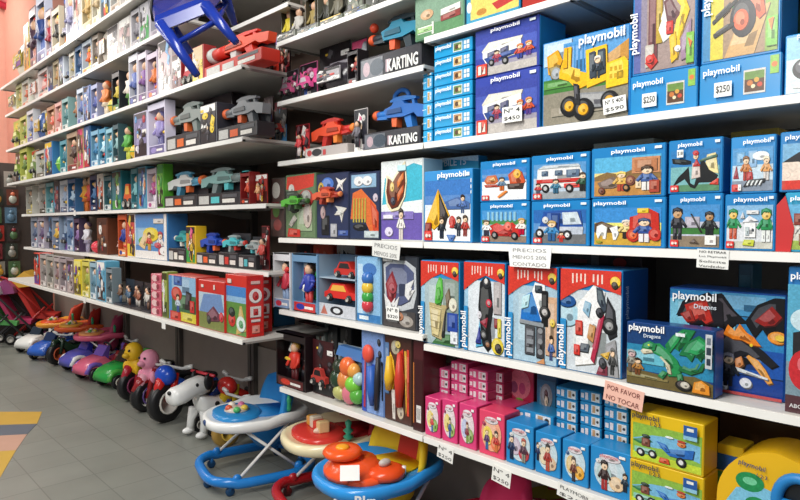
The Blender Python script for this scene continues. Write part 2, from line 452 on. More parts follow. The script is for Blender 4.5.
def a_moto():
    return [R('8ac4dc', 0, 0, 1, 1), R('cfe2e4', 0, .0, 1, .6), E('2a2a2c', .3, .42, .2), E('3a3a3c', .6, .3, .2), G('c8c8c8', .2, .5, .5, .9, .7, .5, .5, .3), G('282828', .6, .9, .95, .8, .95, .4, .7, .3), G('d8d8d8', .1, .1, .4, .2, .4, .05), FIG(.75, .35, .5, '444', '222', 'ddd')]
# flat boxes and the tall digger / tractor boxes that stand on them
def flatbox(label, px0, px1, ytop, X, Z, price=True, thumb=0):
    r, w_, h_ = carton(label, px0, px1, ytop, X, Z, '1d8ccc', .16, '1478b8', topc='1570a8')
    logo(r, -w_ / 2 + .06 * w_, h_ * .66, w_ * .46)
    sticker(r, -w_ * .18, h_ * .34, w_ * .22, h_ * .34, ['$250'])
    pic(r, [R('d8d4cc', 0, 0, 1, 1), R('5a3c28', .05, .08, .95, .92), R('6a8c40', .05, .6, .95, .92), E('c87838', .3, .45, .14), E('e0a848', .6, .55, .12), E('c84830', .75, .35, .12), E('e8d8b0', .45, .3, .1)], w_ * .26, h_ * .55, w_ * .06, h_ * .16)
    pic(r, [R('8cc04c', 0, 0, 1, 1), E('e07838', .5, .5, .35)], w_ * .1, h_ * .4, w_ * .37, h_ * .55)
    return r, w_, h_
r, w_, hA = flatbox('low blue toy box with price sticker lying under the yellow digger box', 630, 697, 72, D + .02, z1)
r, w_, h_ = carton('tall toy box picturing a yellow digger arm, standing on a flat blue box', 632, 696, -32, D + .025, z1 + hA + .001, '1d7cc0', .13, '2f86c8')
pic(r, a_digger(), w_ * .94, h_ * .96, -w_ * .47, h_ * .03); text(r, 'playmobil', -w_ * .36, h_ * .24, h_ * .45, None, 'fff', PI / 2, -.007, heavy=.02)
r, w_, hA = flatbox('low blue toy box with price sticker lying under the green and orange tractor box', 699, 781, 59, D + .02, z1)
r, w_, h_ = carton('tall toy box picturing a green and orange tractor, standing on a flat blue box', 701, 780, -40, D + .025, z1 + hA + .001, '1f84c6', .13, '2f86c8')
pic(r, a_tractor(), w_ * .94, h_ * .96, -w_ * .47, h_ * .03); text(r, 'playmobil', -w_ * .34, h_ * .5, h_ * .45, None, 'fff', PI / 2, -.007, heavy=.02)
r, w_, h_ = carton('pale blue toy box with motorcycles, at the right edge above the white shelf', 784, 850, 30, D + .02, z1, '2490d0', .12)
pic(r, a_moto(), w_ * .94, h_ * .92, -w_ * .47, h_ * .03); logo(r, -w_ * .3, h_ * .88, w_ * .5)
r, w_, h_ = carton('dark toy box standing behind the motorcycle box at the right edge', 781, 840, -28, D + .16, z1, '24404c', .1)
pic(r, [R('1c2428', .04, .03, .9, .97), G('405c40', .1, .2, .3, .8, .4, .3), G('20809c', .5, .6, .9, .9, .8, .4)], w_, h_)
# loader
r, w_, h_ = carton('toy box picturing a yellow wheel loader, white price note stuck on it', 542, 630, 34, D + .02, z1, '1f7cc4', .13, '1a70b4')
pic(r, a_loader(), w_ * .96, h_ * .97, -w_ * .48, h_ * .015)
logo(r, -w_ * .05, h_ * .84, w_ * .5, .0)
sticker(r, w_ * .36, h_ * .14, w_ * .24, h_ * .17, ['Nº 5 400', '$590'], y=-.012, rot=.08)
# rescue truck pair
r, w_, hA = bluebox('indigo toy box with white rescue truck, lower of the two stacked', 475, 539, 73, D + .02, z1, a_rescue(), '3a4aa6', .28, .86, .45, .14, '2c9ad2', (.02, .02, .97, .84))
sticker(r, w_ * .14, hA * .28, w_ * .3, hA * .26, ['Nº 4', '$450'], y=-.014)
bluebox('indigo toy box with white rescue truck, upper of the two stacked', 475, 539, 9, D + .02, z1 + hA + .001, a_rescue(), '3a4aa6', .28, .86, .45, .14, '2c9ad2', (.02, .02, .97, .84))
carton('plain deep blue toy box standing behind the rescue truck and loader boxes', 545, 566, 12, D + .24, z1, '1260b0', .1, '0f58a4')[0]
# stacked slim blue boxes
hs = None
ym, w0, htot = place(434, 472, 42, D + .02, z1)
nr = 7; hh = htot / nr
def slim(label, px0, px1, X, Z, h, c='1f9cd4', side='1788bc', grp=None, thumb='c8a468', depth=.12):
    r, w_, h_ = carton(label, px0, px1, 0, X, Z, c, depth, side, h=h, group=grp)
    logo(r, -w_ * .42, h_ * .45, w_ * .42)
    pic(r, [R('d9e6ea', 0, 0, 1, 1), R(thumb, .08, .1, .92, .9), E('5c4030', .4, .5, .2), E('e8d0a0', .7, .5, .15)], w_ * .24, h_ * .7, w_ * .02, h_ * .14)
    pic(r, [R('e8eef0', 0, 0, .45, .45), R('e8eef0', .55, 0, 1, .45), R('e8eef0', 0, .55, .45, 1), R('e8eef0', .55, .55, 1, 1)], w_ * .14, h_ * .6, w_ * .3, h_ * .2, name='award_marks')
    return r
ordn = ['bottom', 'second', 'third', 'fourth', 'fifth', 'sixth', 'top']
for k in range(nr):
    slim('slim sky blue toy box %s in the stack left of the rescue truck boxes' % (['lowest', 'second up', 'third up', 'middle', 'third down', 'second down', 'topmost'][k]), 434, 472, D + .02, z1 + k * (hh + .0006), hh - .0012, grp='slim blue boxes stacked by the rescue trucks', thumb=('6a8c50', 'b88858', 'c8a468')[k % 3])
for k in range(6):
    slim('small turquoise toy box %s in the left column beside the slim blue stack' % (['lowest', 'second up', 'third up', 'third down', 'second down', 'topmost'][k]), 423, 432, D + .03, z1 + k * (hh + .0006), hh - .0012, '24a2d8', '1f94c8', 'small turquoise boxes in the left column')
# ---- shelf S2 : two storeys of blue boxes
def sky(a='4a9ad4', b_='bcdcec', g='8a8a80', gy=.25): return [R(a, 0, 0, 1, 1), R(b_, 0, gy, 1, .6), R(g, 0, 0, 1, gy)]
def a_snow(): return [sky('3c82c8', 'e6f0f6', 'eef2f4', .6), R('6a94c4', 0, .72, 1, .82), G('c86a3c', .05, .62, .12, .78, .32, .8, .38, .6, .3, .52, .1, .52), G('e0b070', .14, .66, .28, .74, .32, .62), G('b03828', .05, .5, .4, .5, .42, .42, .08, .42),
            G('c8542c', .6, .78, .75, .95, .9, .85, .98, .55, .9, .4, .66, .42), G('403028', .58, .5, .95, .5, .92, .32, .6, .34), E('e8b040', .8, .8, .08), FIG(.46, .3, .42, '5a7894', 'c86428'), G('e08030', .36, .1, .56, .3, .6, .26, .4, .06), redcorner()]
def a_redset(): return [sky('4a94d0', 'a6cce0', '8c7868', .2), R('4c8a4c', 0, .55, 1, .7), [R('8cc0d8', .12 + i * .1, .66, .17 + i * .1, .95) for i in range(7)], G('c83028', .2, .2, .16, .5, .35, .6, .5, .5, .7, .62, .88, .4, .86, .18), G('a82420', .3, .25, .5, .4, .7, .3, .6, .2), E('e86858', .6, .5, .08), FIG(.1, .2, .5, 'eee', '334', '543'), FIG(.9, .25, .5, 'f0eae0', 'b03', 'c93'), WH(.3, .22, .07), WH(.75, .2, .07), redcorner()]
def a_ambul(): return [sky('5c98cc', 'b8c8d8', '9aa0a4', .2), G('e8e8e6', .06, .3, .08, .85, .2, .95, .86, .93, .94, .7, .94, .35), G('c0c8cc', .08, .86, .2, .96, .86, .95, .9, .88), R('4a5e78', .16, .66, .28, .8), R('4a5e78', .42, .66, .56, .8), R('5a6e88', .64, .6, .88, .8), R('c8302a', .06, .46, .94, .56), R('d8403a', .6, .3, .94, .42), WH(.24, .3, .07, 'bbb'), WH(.7, .28, .07, 'bbb'), FIG(.44, .16, .4, '3c7a98', '2f5f7c'), FIG(.95, .2, .5, '285038', '222'), FIG(.1, .16, .3, 'c44', '556'), redcorner()]
def a_van(): return [sky('2c68b0', '5a90c8', '6c6e70', .3), G('2450a0', .12, .5, .2, .95, .9, .97, .94, .5), G('b8c0cc', .1, .5, .1, .26, .94, .28, .95, .5), G('c8d4de', .56, .92, .84, .93, .92, .58, .58, .56), G('1c3c80', .34, .9, .52, .9, .5, .34, .38, .34), WH(.12, .3, .08, 'ddd'), WH(.66, .26, .08, 'ddd'), FIG(.36, .08, .6, '2e7cb8', '2c5c90', 'c8a050'), FIG(.55, .05, .3, 'd84a38', 'c03028'), E('ccc', .24, .7, .06, .1), redcorner()]
def a_west(): return [sky('5ab0d8', 'e6d48c', 'c08a48', .4), R('b89a58', 0, .4, 1, .5), G('8a6c40', 0, .5, .2, .62, .4, .54, .6, .66, 1, .55, 1, .4, 0, .4), R('c88a60', .58, .55, .98, .95), R('b87850', .62, .6, .94, .9), G('7c6a60', .05, .35, .3, .5, .45, .3, .3, .2, .1, .2), FIG(.42, .12, .5, 'e0b050', 'b84830', 'f0d060'), E('7a4438', .56, .38, .07), E('b07858', .56, .38, .04), R('e8d0a8', .64, .18, .72, .4), FIG(.8, .12, .6, '3c5c9c', 'e8e4e0'), R('a84430', .84, .06, .98, .36), E('6a3828', .12, .14, .05), WH(.5, .2, .05, 'c09060')]
def a_coach(): return [sky('3c8cd0', 'e8e47c', 'c8a03c', .34), G('5a4028', 0, .34, 0, .58, .12, .64, .3, .52, .5, .48, .5, .34), G('f0f0ee', .04, .5, .12, .56, .2, .48, .18, .16, .14, .16, .12, .36, .06, .16, .03, .3), G('eeeeec', .24, .46, .36, .52, .38, .3, .34, .14, .3, .14, .28, .34), FIG(.5, .18, .5, 'e8d080', '302824', 'e4dccc'),
            G('c42c20', .54, .22, .55, .75, .66, .8, .7, .95, .82, .98, .96, .85, .98, .3, .85, .16), R('e8c428', .66, .86, .82, .98), G('a8241a', .6, .3, .66, .6, .74, .6, .74, .3), E('b83020', .6, .28, .1), E('e06030', .6, .28, .06), FIG(.76, .1, .62, '2e4c94', 'e4e2e4', '284070'), E('c43428', .92, .3, .09), E('9a9a30', .08, .08, .05, .03)]
def a_copter(): return [sky('2c7ab8', '7ab4b8', '5a8c68', .16), G('101418', .02, .82, .3, .78, .42, .74, .42, .66, .26, .66, .04, .7), G('e8d89c', .75, .86, .92, .9, .98, .4, .7, .5), G('121416', .04, .12, .16, .35, .3, .5, .38, .6, .42, .2, .5, .14, .58, .5, .64, .74, .7, .72, .8, .5, .98, .36, .92, .2, .6, .2, .52, .06, .42, .1, .3, .3), G('d8c8c0', .44, .3, .62, .34, .6, .66, .46, .68), G('b82828', .46, .6, .54, .78, .62, .6), E('e8c49c', .52, .84, .05, .07), E('c83030', .52, .92, .06, .06), G('4a6a54', .6, .74, .95, .86, .95, .8, .6, .7), G('d84030', .8, .16, .98, .3, .98, .14), redcorner()]
def a_ninja(): return [sky('4a90cc', 'c0c4d4', '8c7c68', .26), R('3c7838', 0, .3, 1, .46), R('b4b0bc', .3, .46, .6, .72), FIG(.14, .18, .76, '1c1c24', '22222a', '16161c', 'c89868'), FIG(.8, .2, .64, '1a1c22', '1e2026', '141418', 'b88858'), G('2a2624', .44, .8, .66, .36, .63, .34, .42, .78), R('f0ede8', .72, .06, .94, .28), G('5a4a3c', .4, .1, .5, .2, .6, .08), redcorner()]
def a_harbour(): return [sky('5a9cd0', 'c6dcea', '8894a4', .24), R('7ab0d8', .1, .6, .3, .9), R('94bce0', .4, .55, .6, .92), E('f0f4f6', .7, .8, .2, .1), G('a03c48', .02, .3, .1, .6, .16, .3), FIG(.34, .25, .56, 'c8783c', 'a84438', '7a5030'), G('b83838', .36, .24, .52, .24, .5, .44, .4, .44), FIG(.84, .24, .54, 'e0a060', 'd8d4d0', 'e8dcc0'), G('303438', .28, .1, .8, .2, .82, .28, .4, .26), [G('e8ecec', .36 + i * .1, .13, .4 + i * .1, .13, .46 + i * .1, .24, .42 + i * .1, .24) for i in range(4)], R('d83c34', .0, .0, .2, .16), R('f0f0f0', .16, .02, .24, .16)]
def a_green(): return [sky('88b8dc', 'd8dce0', 'c8c8bc', .16), FIG(.14, .22, .7, '1f8a4c', 'c85030', '1a7c44', 'e8c060'), FIG(.86, .16, .76, '1f8a4c', 'e8ecea', '1a7c44', 'e8c060'), R('f0f2f0', .4, .26, .64, .6), R('b8c4c8', .42, .3, .5, .5), R('404850', .56, .4, .6, .46), G('e8e8ec', .34, .6, .5, .76, .7, .64), G('c8d040', .36, .08, .6, .06, .62, .2, .4, .2), R('e4e6e8', .44, .8, .7, .88), G('d4d8dc', .3, .7, .36, .85, .4, .7), redcorner()]
def a_eagle(): return [sky('7ab0d4', 'ecd8c8', 'c8483c', .2), G('18181c', .0, .6, .3, .8, .7, .92, 1, .7, .7, .6, .5, .52, .3, .6), R('d8382c', .06, .02, .5, .2)]
S2 = [  # px0,px1, ytop lower, ytop upper, low art, up art, labels
    (480, 529, 202, 160, a_redset, a_snow, 'blue toy box with a red harvest scene, under the snowmobile box', 'blue toy box with an orange snowmobile and sledge in snow'),
    (531, 589, 201, 154, a_van, a_ambul, 'blue toy box with a dark blue van, under the ambulance box', 'blue toy box with a white and red ambulance'),
    (591, 665, 198, 146, a_coach, a_west, 'blue toy box with a red stagecoach and white horses', 'blue toy box with a tan western fort scene above the stagecoach box'),
    (668, 722, 194, 139, a_ninja, a_copter, 'blue toy box with two black clad ninja figures', 'blue toy box with a pilot and a black helicopter'),
]
for p0, p1, yl, yu, al, au, ll, lu in S2:
    r, w_, hl = bluebox(ll, p0, p1, yl, D + .02, z2, al(), lx=(.05 if p0 == 591 else .25), depth=.12)
    r2, w2, hu = bluebox(lu, p0, p1 + (8 if p0 == 668 else 0) * 0, yu, D + .02, z2 + hl + .001, au(), lx=.2 if p0 == 668 else .3, depth=.12)
    if p0 == 668: sticker(r2, -w2 * .24, hu * .74, w2 * .12, hu * .14, ['$18'], y=-.012)
r, w_, hl = bluebox('blue toy box with green uniformed figures and a white control desk', 724, 775, 194, D + .02, z2, a_green(), lx=.2, lw=.65)
b = MB(); b.prism([(-w_ * 0 + .0, 0), (.028, 0), (.034, .05), (.016, .12), (.0, .1)], -.004, 0, ('c83434', .3)); fl = b.build('leaflet', None); fl.parent = r; fl.location = (w_ / 2 + .002, 0, 0); tag(fl, 'red folded leaflet')
r2, w2, hu = bluebox('white framed blue toy box with rescue figures on a quay', 730, 775, 136, D + .02, z2 + hl + .001, a_harbour(), c='2b8ed0', lx=.3, lw=.6)
r, w_, hl = bluebox('blue toy box with grey haired figure, last on the row by the red leaflet', 784, 846, 192, D + .02, z2, [sky('6ab4dc', 'd8d4c8', '9cb454', .2), FIG(.3, .1, .7, 'e0dcd4', '8a5a3c', 'ccc'), R('8a3c30', .12, .55, .3, .8)], c='35a4cc', lx=.1, lw=.6)
bluebox('blue toy box with a black winged bird, last on the upper row', 779, 840, 130, D + .02, z2 + hl + .001, a_eagle(), lx=.1, lw=.6)
# gap filler boxes behind and on top
r, w_, h_ = carton('dark blue toy box set back in the gap beside the helicopter box', 722, 741, 146, D + .17, z2 + .16, '12487c', .1); pic(r, [R('0c2034', .2, .05, .8, .8), R('5c8c6c', .5, .3, .9, .7)], w_, h_)
for p0, p1, yt, c, lab in ((592, 652, 141, 'cfc8ae', 'cream cardboard box lying behind the western box'), (728, 776, 130, 'c8a838', 'yellow printed box lying behind the rescue figures box')):
    r, w_, h_ = carton(lab, p0, p1, yt, D + .2, z2, c, .1)
    pic(r, [R(c, .1, .7, .9, .98)] + [R('3c3830', .2 + .1 * i, .8, .24 + .1 * i, .95) for i in range(5)], w_, h_)
# tent box and the big white playset box
def a_tent(): return [sky('3c78c0', 'dfe9f2', 'f2f4f6', .5), R('5a88c4', 0, .62, 1, .75), G('4868a0', .45, .64, .75, .72, .98, .62, .98, .52, .5, .52), G('e8b020', .02, .3, .3, .86, .38, .3, .2, .18), G('e2a81c', .3, .86, .56, .42, .48, .36, .36, .7), G('2c2824', .32, .8, .52, .42, .44, .2, .34, .3), FIG(.38, .04, .36, '1c2430', '20283c'), FIG(.84, .45, .3, '5878b8', '3a5078'), E('c03830', .62, .32, .07, .09), G('c83c34', .56, .22, .66, .22, .64, .36), FIG(.76, .08, .32, '30343c', '283040'), FIG(.9, .08, .34, 'b83a30', '883028'), G('4870b4', .5, .1, .7, .1, .64, 0, .56, 0), G('8a2c24', .0, .08, .14, .12, .16, .3, .02, .3), redcorner()]
r, w_, h_ = bluebox('blue toy box with a yellow tent in snow, in front of the white playset box', 424, 472, 170, D + .02, z2, a_tent(), c='3a90d0', lx=.32, lw=.58, ly=.87, frame=(.03, .02, .97, .86), depth=.14, side='1b90cc')
pic(r, [R('e8f4fa', .0, .0, 1, .22), R('e8f4fa', 0, .35, 1, .6), R('e8f4fa', 0, .75, 1, 1)], .004, h_ * .2, w_ * .47, h_ * .66, name='side_marks')
def a_playset(): return [R('e9efee', 0, 0, 1, 1), G('42b4cc', .02, .45, .1, .8, .4, .72, .5, .9, .8, .96, 1, .92, 1, .5), R('6a58a8', 0, 0, 1, .34), R('8474bc', 0, .26, .8, .36), G('f0e4c0', .1, .62, .14, .84, .3, .76, .44, .9, .6, 1, .64, .75, .6, .55, .45, .38, .25, .36, .14, .45), G('6a2c18', .13, .62, .17, .8, .3, .72, .46, .86, .58, .94, .6, .72, .55, .55, .42, .43, .26, .4, .17, .48),
      G('c8602c', .4, .58, .56, .7, .56, .62, .42, .48), G('d87838', .4, .74, .56, .86, .56, .78, .42, .66), E('e8c878', .28, .68, .05, .06), E('3a3844', .3, .5, .06, .05), FIG(.5, .0, .4, 'e8e4e0', 'd8d0c8', '302420'), R('e8e4f0', .06, .27, .3, .32), E('d8d0e8', .2, .1, .1, .06), R('c8ecf0', .42, .88, .62, .95)]
r, w_, h_ = carton('large white and teal playset box with orange window and purple base', 381, 423, 160, D + .03, z2, 'e4e8e6', .1, 'b8d8e0', name='playset_box')
pic(r, a_playset(), w_ * .97, h_ * .97, -w_ * .485, h_ * .015)
r, w_, h_ = carton('pale teal playset box behind the yellow tent box', 424, 478, 158, D + .17, z2, '38a8cc', .05, '2c9ad0', name='playset_box')
text(r, 'BILE 15', -w_ * .1, h_ * .9, w_ * .4, None, 'e8f4f8', 0, -.004)
pic(r, [G('e8f0ee', 0, .88, .5, .98, 1, .93, 1, 1, 0, 1)], w_, h_)
# ---- shelf S3 right: tall red-topped boxes
def redtop(label, px0, px1, ytop, art, depth=.12, side='1d84c8', **k):
    r, w_, h_ = carton(label, px0, px1, ytop, D + .02, ZS['s3r'], '2f8ac8', depth, side, **k)
    rnd = random.Random(label)
    ban = [R('9cc4dc', 0, 0, 1, .7), art, G('d43a2c', .0, 1, .0, .68, .3, .8, .55, .86, 1, .78, 1, 1), R('2f90cc', 0, 0, .1, .5),
           [R('f0d8cc', .2 + i * .07, .86 + (i % 3) * .012, .225 + i * .07, .96) for i in range(8) if i != 4]]
    ban += [E('f0c83c', .91, .9, .08), E('403830', .9, .87, .05)]
    pic(r, ban, w_ * .98, h_ * .98, -w_ * .49, h_ * .01)
    text(r, 'playmobil', -w_ * .38, h_ * .04, h_ * .4, None, 'fff', PI / 2, -.007, heavy=.02)
    return r, w_, h_
def a_croc(): return [R('a8bcc0', .1, 0, 1, .8), R('8a9a90', .6, .4, 1, .8), G('3c6c3c', .3, 0, .9, 0, .9, .15, .5, .12), G('b8a878', .22, .5, .3, .1, .56, .06, .7, .48), G('d8c894', .24, .46, .32, .12, .48, .1, .55, .44), [G('9c8a60', .26, .2 + i * .08, .54, .18 + i * .08, .54, .19 + i * .08, .26, .21 + i * .08) for i in range(4)], G('54b440', .38, .5, .42, .72, .5, .82, .58, .8, .6, .6, .54, .48), G('48a038', .42, .48, .56, .52, .52, .7, .44, .68), G('6a5840', .66, .6, .76, .7, .82, .5, .7, .44), R('2848a0', .72, .18, .98, .4), E('e0dcc8', .86, .5, .1, .08), G('28282a', .56, .1, .68, .46, .64, .1), R('e0e4ea', .8, .04, .98, .18)]
def a_robot(): return [R('d8e0e6', .1, 0, 1, .8), G('5ab0d8', .3, .05, .5, .7, .6, .1), G('1c1c20', .4, .78, .5, .84, .66, .8, .72, .5, .66, .3, .7, .1, .6, .02, .46, .1, .4, .35, .36, .5), E('2a2a2e', .56, .78, .1, .06), E('e0dcd8', .55, .8, .04, .03), E('c8283c', .62, .56, .07, .045), E('b89898', .62, .56, .035, .022), G('9a2c3c', .4, .34, .6, .4, .56, .28), WH(.5, .2, .1, '888'), WH(.6, .1, .09, '964'), R('b0a8a8', .74, .45, .92, .8), R('8a3030', .76, .3, .9, .4), R('d8c83c', .84, .2, .92, .4), E('e0c83c', .84, .1, .14, .09), E('2c2824', .86, .08, .08, .05), G('303a8c', .3, .1, .4, .3, .44, .1), E('d8d4dc', .4, .42, .05, .04)]
def a_bluetruck(): return [R('a8c4d4', .1, 0, 1, .8), R('d0a888', .78, .1, 1, .7), G('1f70c0', .26, .42, .3, .68, .5, .74, .68, .7, .72, .44), G('eef0f2', .5, .74, .56, .84, .76, .82, .78, .62, .7, .44, .66, .5), R('2a343e', .56, .74, .7, .81), G('b8e0e8', .28, .55, .3, .68, .46, .72, .42, .58), R('18181a', .7, .4, .82, .76), WH(.76, .54, .11, 'bcb8b4'), G('90969c', .24, .4, .26, .44, .74, .42, .74, .38), R('4a4a4e', .36, .08, .56, .38), [R('8c9096', .4, .1 + i * .09, .54, .15 + i * .09) for i in range(3)], R('38383c', .6, .06, .76, .38), [E('8a8c90', .68, .12 + i * .11, .05, .03) for i in range(3)], FIG(.9, .05, .26, '4c6cae', '384878'), G('c88c5c', .6, .0, .78, .0, .76, .06), E('e8c850', .92, .44, .05, .04)]
def a_ambtall(): return [R('ccd4da', .1, 0, 1, .8), E('a8d0e0', .12, .55, .2, .12), E('1c5090', .1, .68, .16, .06), G('f2f0ee', .28, .35, .3, .66, .56, .86, .74, .8, .72, .56, .6, .1, .26, .05), G('3a4450', .6, .84, .7, .82, .78, .64, .72, .6, .62, .7), G('8cb4cc', .38, .6, .42, .7, .52, .68, .48, .54), G('28282c', .78, .76, .9, .64, .94, .4, .82, .35, .74, .5), WH(.82, .48, .12, '999'), G('b02c48', .52, .14, .68, .58, .74, .58, .58, .1), R('c83c30', .26, .36, .38, .5), G('c89058', .46, .34, .5, .48, .6, .46, .56, .3), G('58606a', .32, .2, .36, .28, .5, .28, .48, .2), E('222226', .66, .6, .06, .045), G('9a9a9c', .8, .0, .76, .3, .92, .36, .98, .0), G('e0b040', .68, .2, .84, .24, .8, .16), G('7c3040', .62, .0, .7, .14, .8, .1, .8, 0), E('303034', .72, .12, .06, .05), R('d83a30', .24, .16, .34, .26), FIG(.88, .02, .26, '444', '262626', '777')]
r, w_, h_ = redtop('tall toy box with red top, green crocodile and wooden boat', 421, 459, 261, a_croc(), side='2a94cc')
redtop('tall toy box with red top and a black upright machine', 464, 505, 262, a_robot())
redtop('tall toy box with red top and a blue truck cab', 508, 557, 266, a_bluetruck())
r, w_, h_ = redtop('tall toy box with red top and a white ambulance, plain blue side showing', 560, 621, 269, a_ambtall(), depth=.15, side='155fae')
text(r, 'playmobil', .035, h_ * .55, h_ * .3, None, 'cfe4f4', PI / 2, w_ / 2 + .003, face='side')
# dragon boxes
def a_gdragon(): return [R('173f74', 0, 0, 1, 1), R('2a84ac', 0, .24, 1, .66), R('64b8cc', 0, .36, .45, .56), G('6a5c34', 0, 0, 0, .26, .4, .22, .8, .28, 1, .2, 1, 0), G('8a7c4c', 0, .2, .5, .16, .5, .12, 0, .12),
    G('1c7c44', .5, .56, .46, .7, .54, .86, .66, .99, .8, .99, .74, .84, .7, .72, .64, .78, .62, .64, .56, .68), G('249450', .52, .6, .56, .84, .68, .97, .62, .8), 
    G('1a7440', .62, .58, .7, .78, .84, .92, .99, .8, .97, .7, .98, .54, .9, .64, .86, .52, .8, .62, .76, .5, .7, .58), G('2a9a58', .72, .64, .84, .88, .96, .78, .88, .68, .82, .62),
    G('238a4c', .24, .6, .3, .7, .4, .72, .5, .62, .6, .5, .66, .34, .6, .24, .5, .22, .52, .36, .44, .5, .36, .54), G('c8c0a0', .42, .52, .52, .4, .54, .26, .5, .26, .48, .4, .4, .5), G('1f8048', .18, .6, .2, .68, .28, .74, .36, .7, .34, .6, .28, .58), G('d8ccb0', .17, .56, .2, .52, .32, .56, .3, .6, .2, .6), E('f0e840', .27, .67, .012, .014),
    G('1c6c3c', .62, .34, .76, .3, .88, .38, .92, .52, .88, .5, .84, .4, .74, .36, .64, .42), G('2a7c48', .44, .3, .38, .2, .44, .16, .5, .28), G('2a7c48', .6, .28, .62, .14, .68, .16, .66, .3), FIG(.06, .2, .36, '8a8478', '6a5848', '999', 'caa'), FIG(.14, .16, .28, 'b07838', '704020'), E('24201c', .68, .12, .09, .08), E('c8c0b0', .7, .13, .05, .05), G('e08c28', .78, .04, .8, .2, .88, .24, .96, .18, .97, .04)]
r, w_, h_ = carton('dark blue toy box with a green dragon, in front of the red winged dragon box', 626, 714, 326, D + .0, ZS['s3r'], '173f7c', .055, '1d58a4', h=None)
pic(r, a_gdragon(), w_ * .98, h_ * .97, -w_ * .49, h_ * .015); logo(r, -w_ * .46, h_ * .84, w_ * .42); text(r, 'Dragons', -w_ * .28, h_ * .76, w_ * .2, None, 'dfe8f0', .05)
pic(r, [R('e8ecf0', .6, .87, .7, .92)], w_, h_, y=-.012, name='age_mark')
pic(r, [R('c8ccd0', 0, 0, 1, 1), R('303a48', .2, .1, .8, .3), R('303a48', .15, .4, .85, .62), R('6a7480', .2, .7, .8, .9)], w_ * .07, h_ * .5, w_ * .42, h_ * .45, y=-.012, name='side_panel')
def a_rdragon(): return [R('2a80b8', 0, 0, 1, 1), R('7cc4dc', 0, .62, .6, .9), R('4c9ccc', .4, .78, 1, 1), R('123c8c', 0, 0, 1, .36), R('1c54a8', .3, .2, 1, .46),
    G('141216', .5, .6, .36, .96, .48, .99, .58, .84, .7, .72, .6, .7, .54, .62), G('18141a', .12, .88, .36, .99, .48, .9, .5, .6, .44, .66, .38, .56, .3, .66, .2, .6, .16, .74, .06, .72), G('c02c20', .14, .84, .34, .92, .4, .7, .34, .66, .28, .72, .2, .66), G('a0281c', .1, .74, .2, .8, .24, .68, .16, .66),
    G('101014', .68, .72, .78, .9, .92, .98, 1, .98, 1, .6, .94, .66, .88, .58, .82, .68, .76, .58), G('98201c', .76, .74, .9, .9, .98, .8, .92, .72, .84, .7), E('e89030', .95, .6, .08, .06), E('f4cc48', .97, .6, .04, .03),
    G('1a1a20', .44, .5, .5, .6, .6, .6, .72, .54, .84, .46, .96, .34, .9, .3, .8, .38, .7, .4, .62, .36, .58, .2, .5, .06, .4, .2), G('e88020', .5, .58, .54, .68, .6, .62, .64, .7, .7, .62, .76, .58, .82, .5, .74, .5, .66, .54, .58, .54), G('e8a048', .72, .4, .8, .36, .86, .28, .92, .16, .88, .14, .82, .22, .76, .3, .7, .38), E('f4d030', .74, .5, .014, .016), G('d8884c', .6, .34, .66, .38, .68, .3, .62, .24),
    G('d8dce0', .56, .28, .88, .2, .88, .18, .56, .24), E('303038', .52, .24, .07, .1), E('e4e6ea', .5, .05, .05, .05), E('dcdfe4', .7, .12, .05, .05), FIG(.55, .06, .34, '242830', '1a1c24', '889')]
r, w_, h_ = carton('large blue toy box with a black and red winged dragon breathing fire', 668, 784, 291, D + .085, ZS['s3r'], '1c4c98', .12, '2a60a8')
pic(r, a_rdragon(), w_ * .98, h_ * .97, -w_ * .49, h_ * .015); logo(r, -w_ * .46, h_ * .86, w_ * .4); text(r, 'Dragons', -w_ * .26, h_ * .79, w_ * .2, None, 'dfe8f0', .0)
pic(r, [R('b84848', 0, 0, 1, 1)], w_ * .55, h_ * .03, -w_ * .06, .002, y=-.009, name='red_strip')
r, w_, h_ = carton('blue toy box with a red ball scene, cut by the right edge of the photo', 785, 850, 268, D + .02, ZS['s3r'], '2c7cc0', .12)
pic(r, [R('58a8c8', 0, 0, 1, .88), R('7c94a0', 0, 0, 1, .35), G('28282c', .1, .55, .5, .6, .5, .45, .1, .3), E('c82c34', .3, .3, .26, .14), E('e07078', .26, .34, .08, .05), E('c8e0e8', .3, .64, .25, .08), R('54343a', 0, 0, 1, .12)], w_, h_); logo(r, -w_ * .45, h_ * .9, w_ * .7)
text(r, 'ABC', -w_ * .42, h_ * .04, w_ * .2, None, 'ddd', 0, -.008)
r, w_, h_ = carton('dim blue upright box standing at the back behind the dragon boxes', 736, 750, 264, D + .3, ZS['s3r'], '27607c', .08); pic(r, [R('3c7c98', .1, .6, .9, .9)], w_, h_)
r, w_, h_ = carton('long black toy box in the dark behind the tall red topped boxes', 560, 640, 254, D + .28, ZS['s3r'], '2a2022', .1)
pic(r, [R('8a2c30', .1, .9, .35, .94), R('787c84', .4, .86, .5, 1), E('a8302c', .75, .92, .08, .05)], w_, h_)
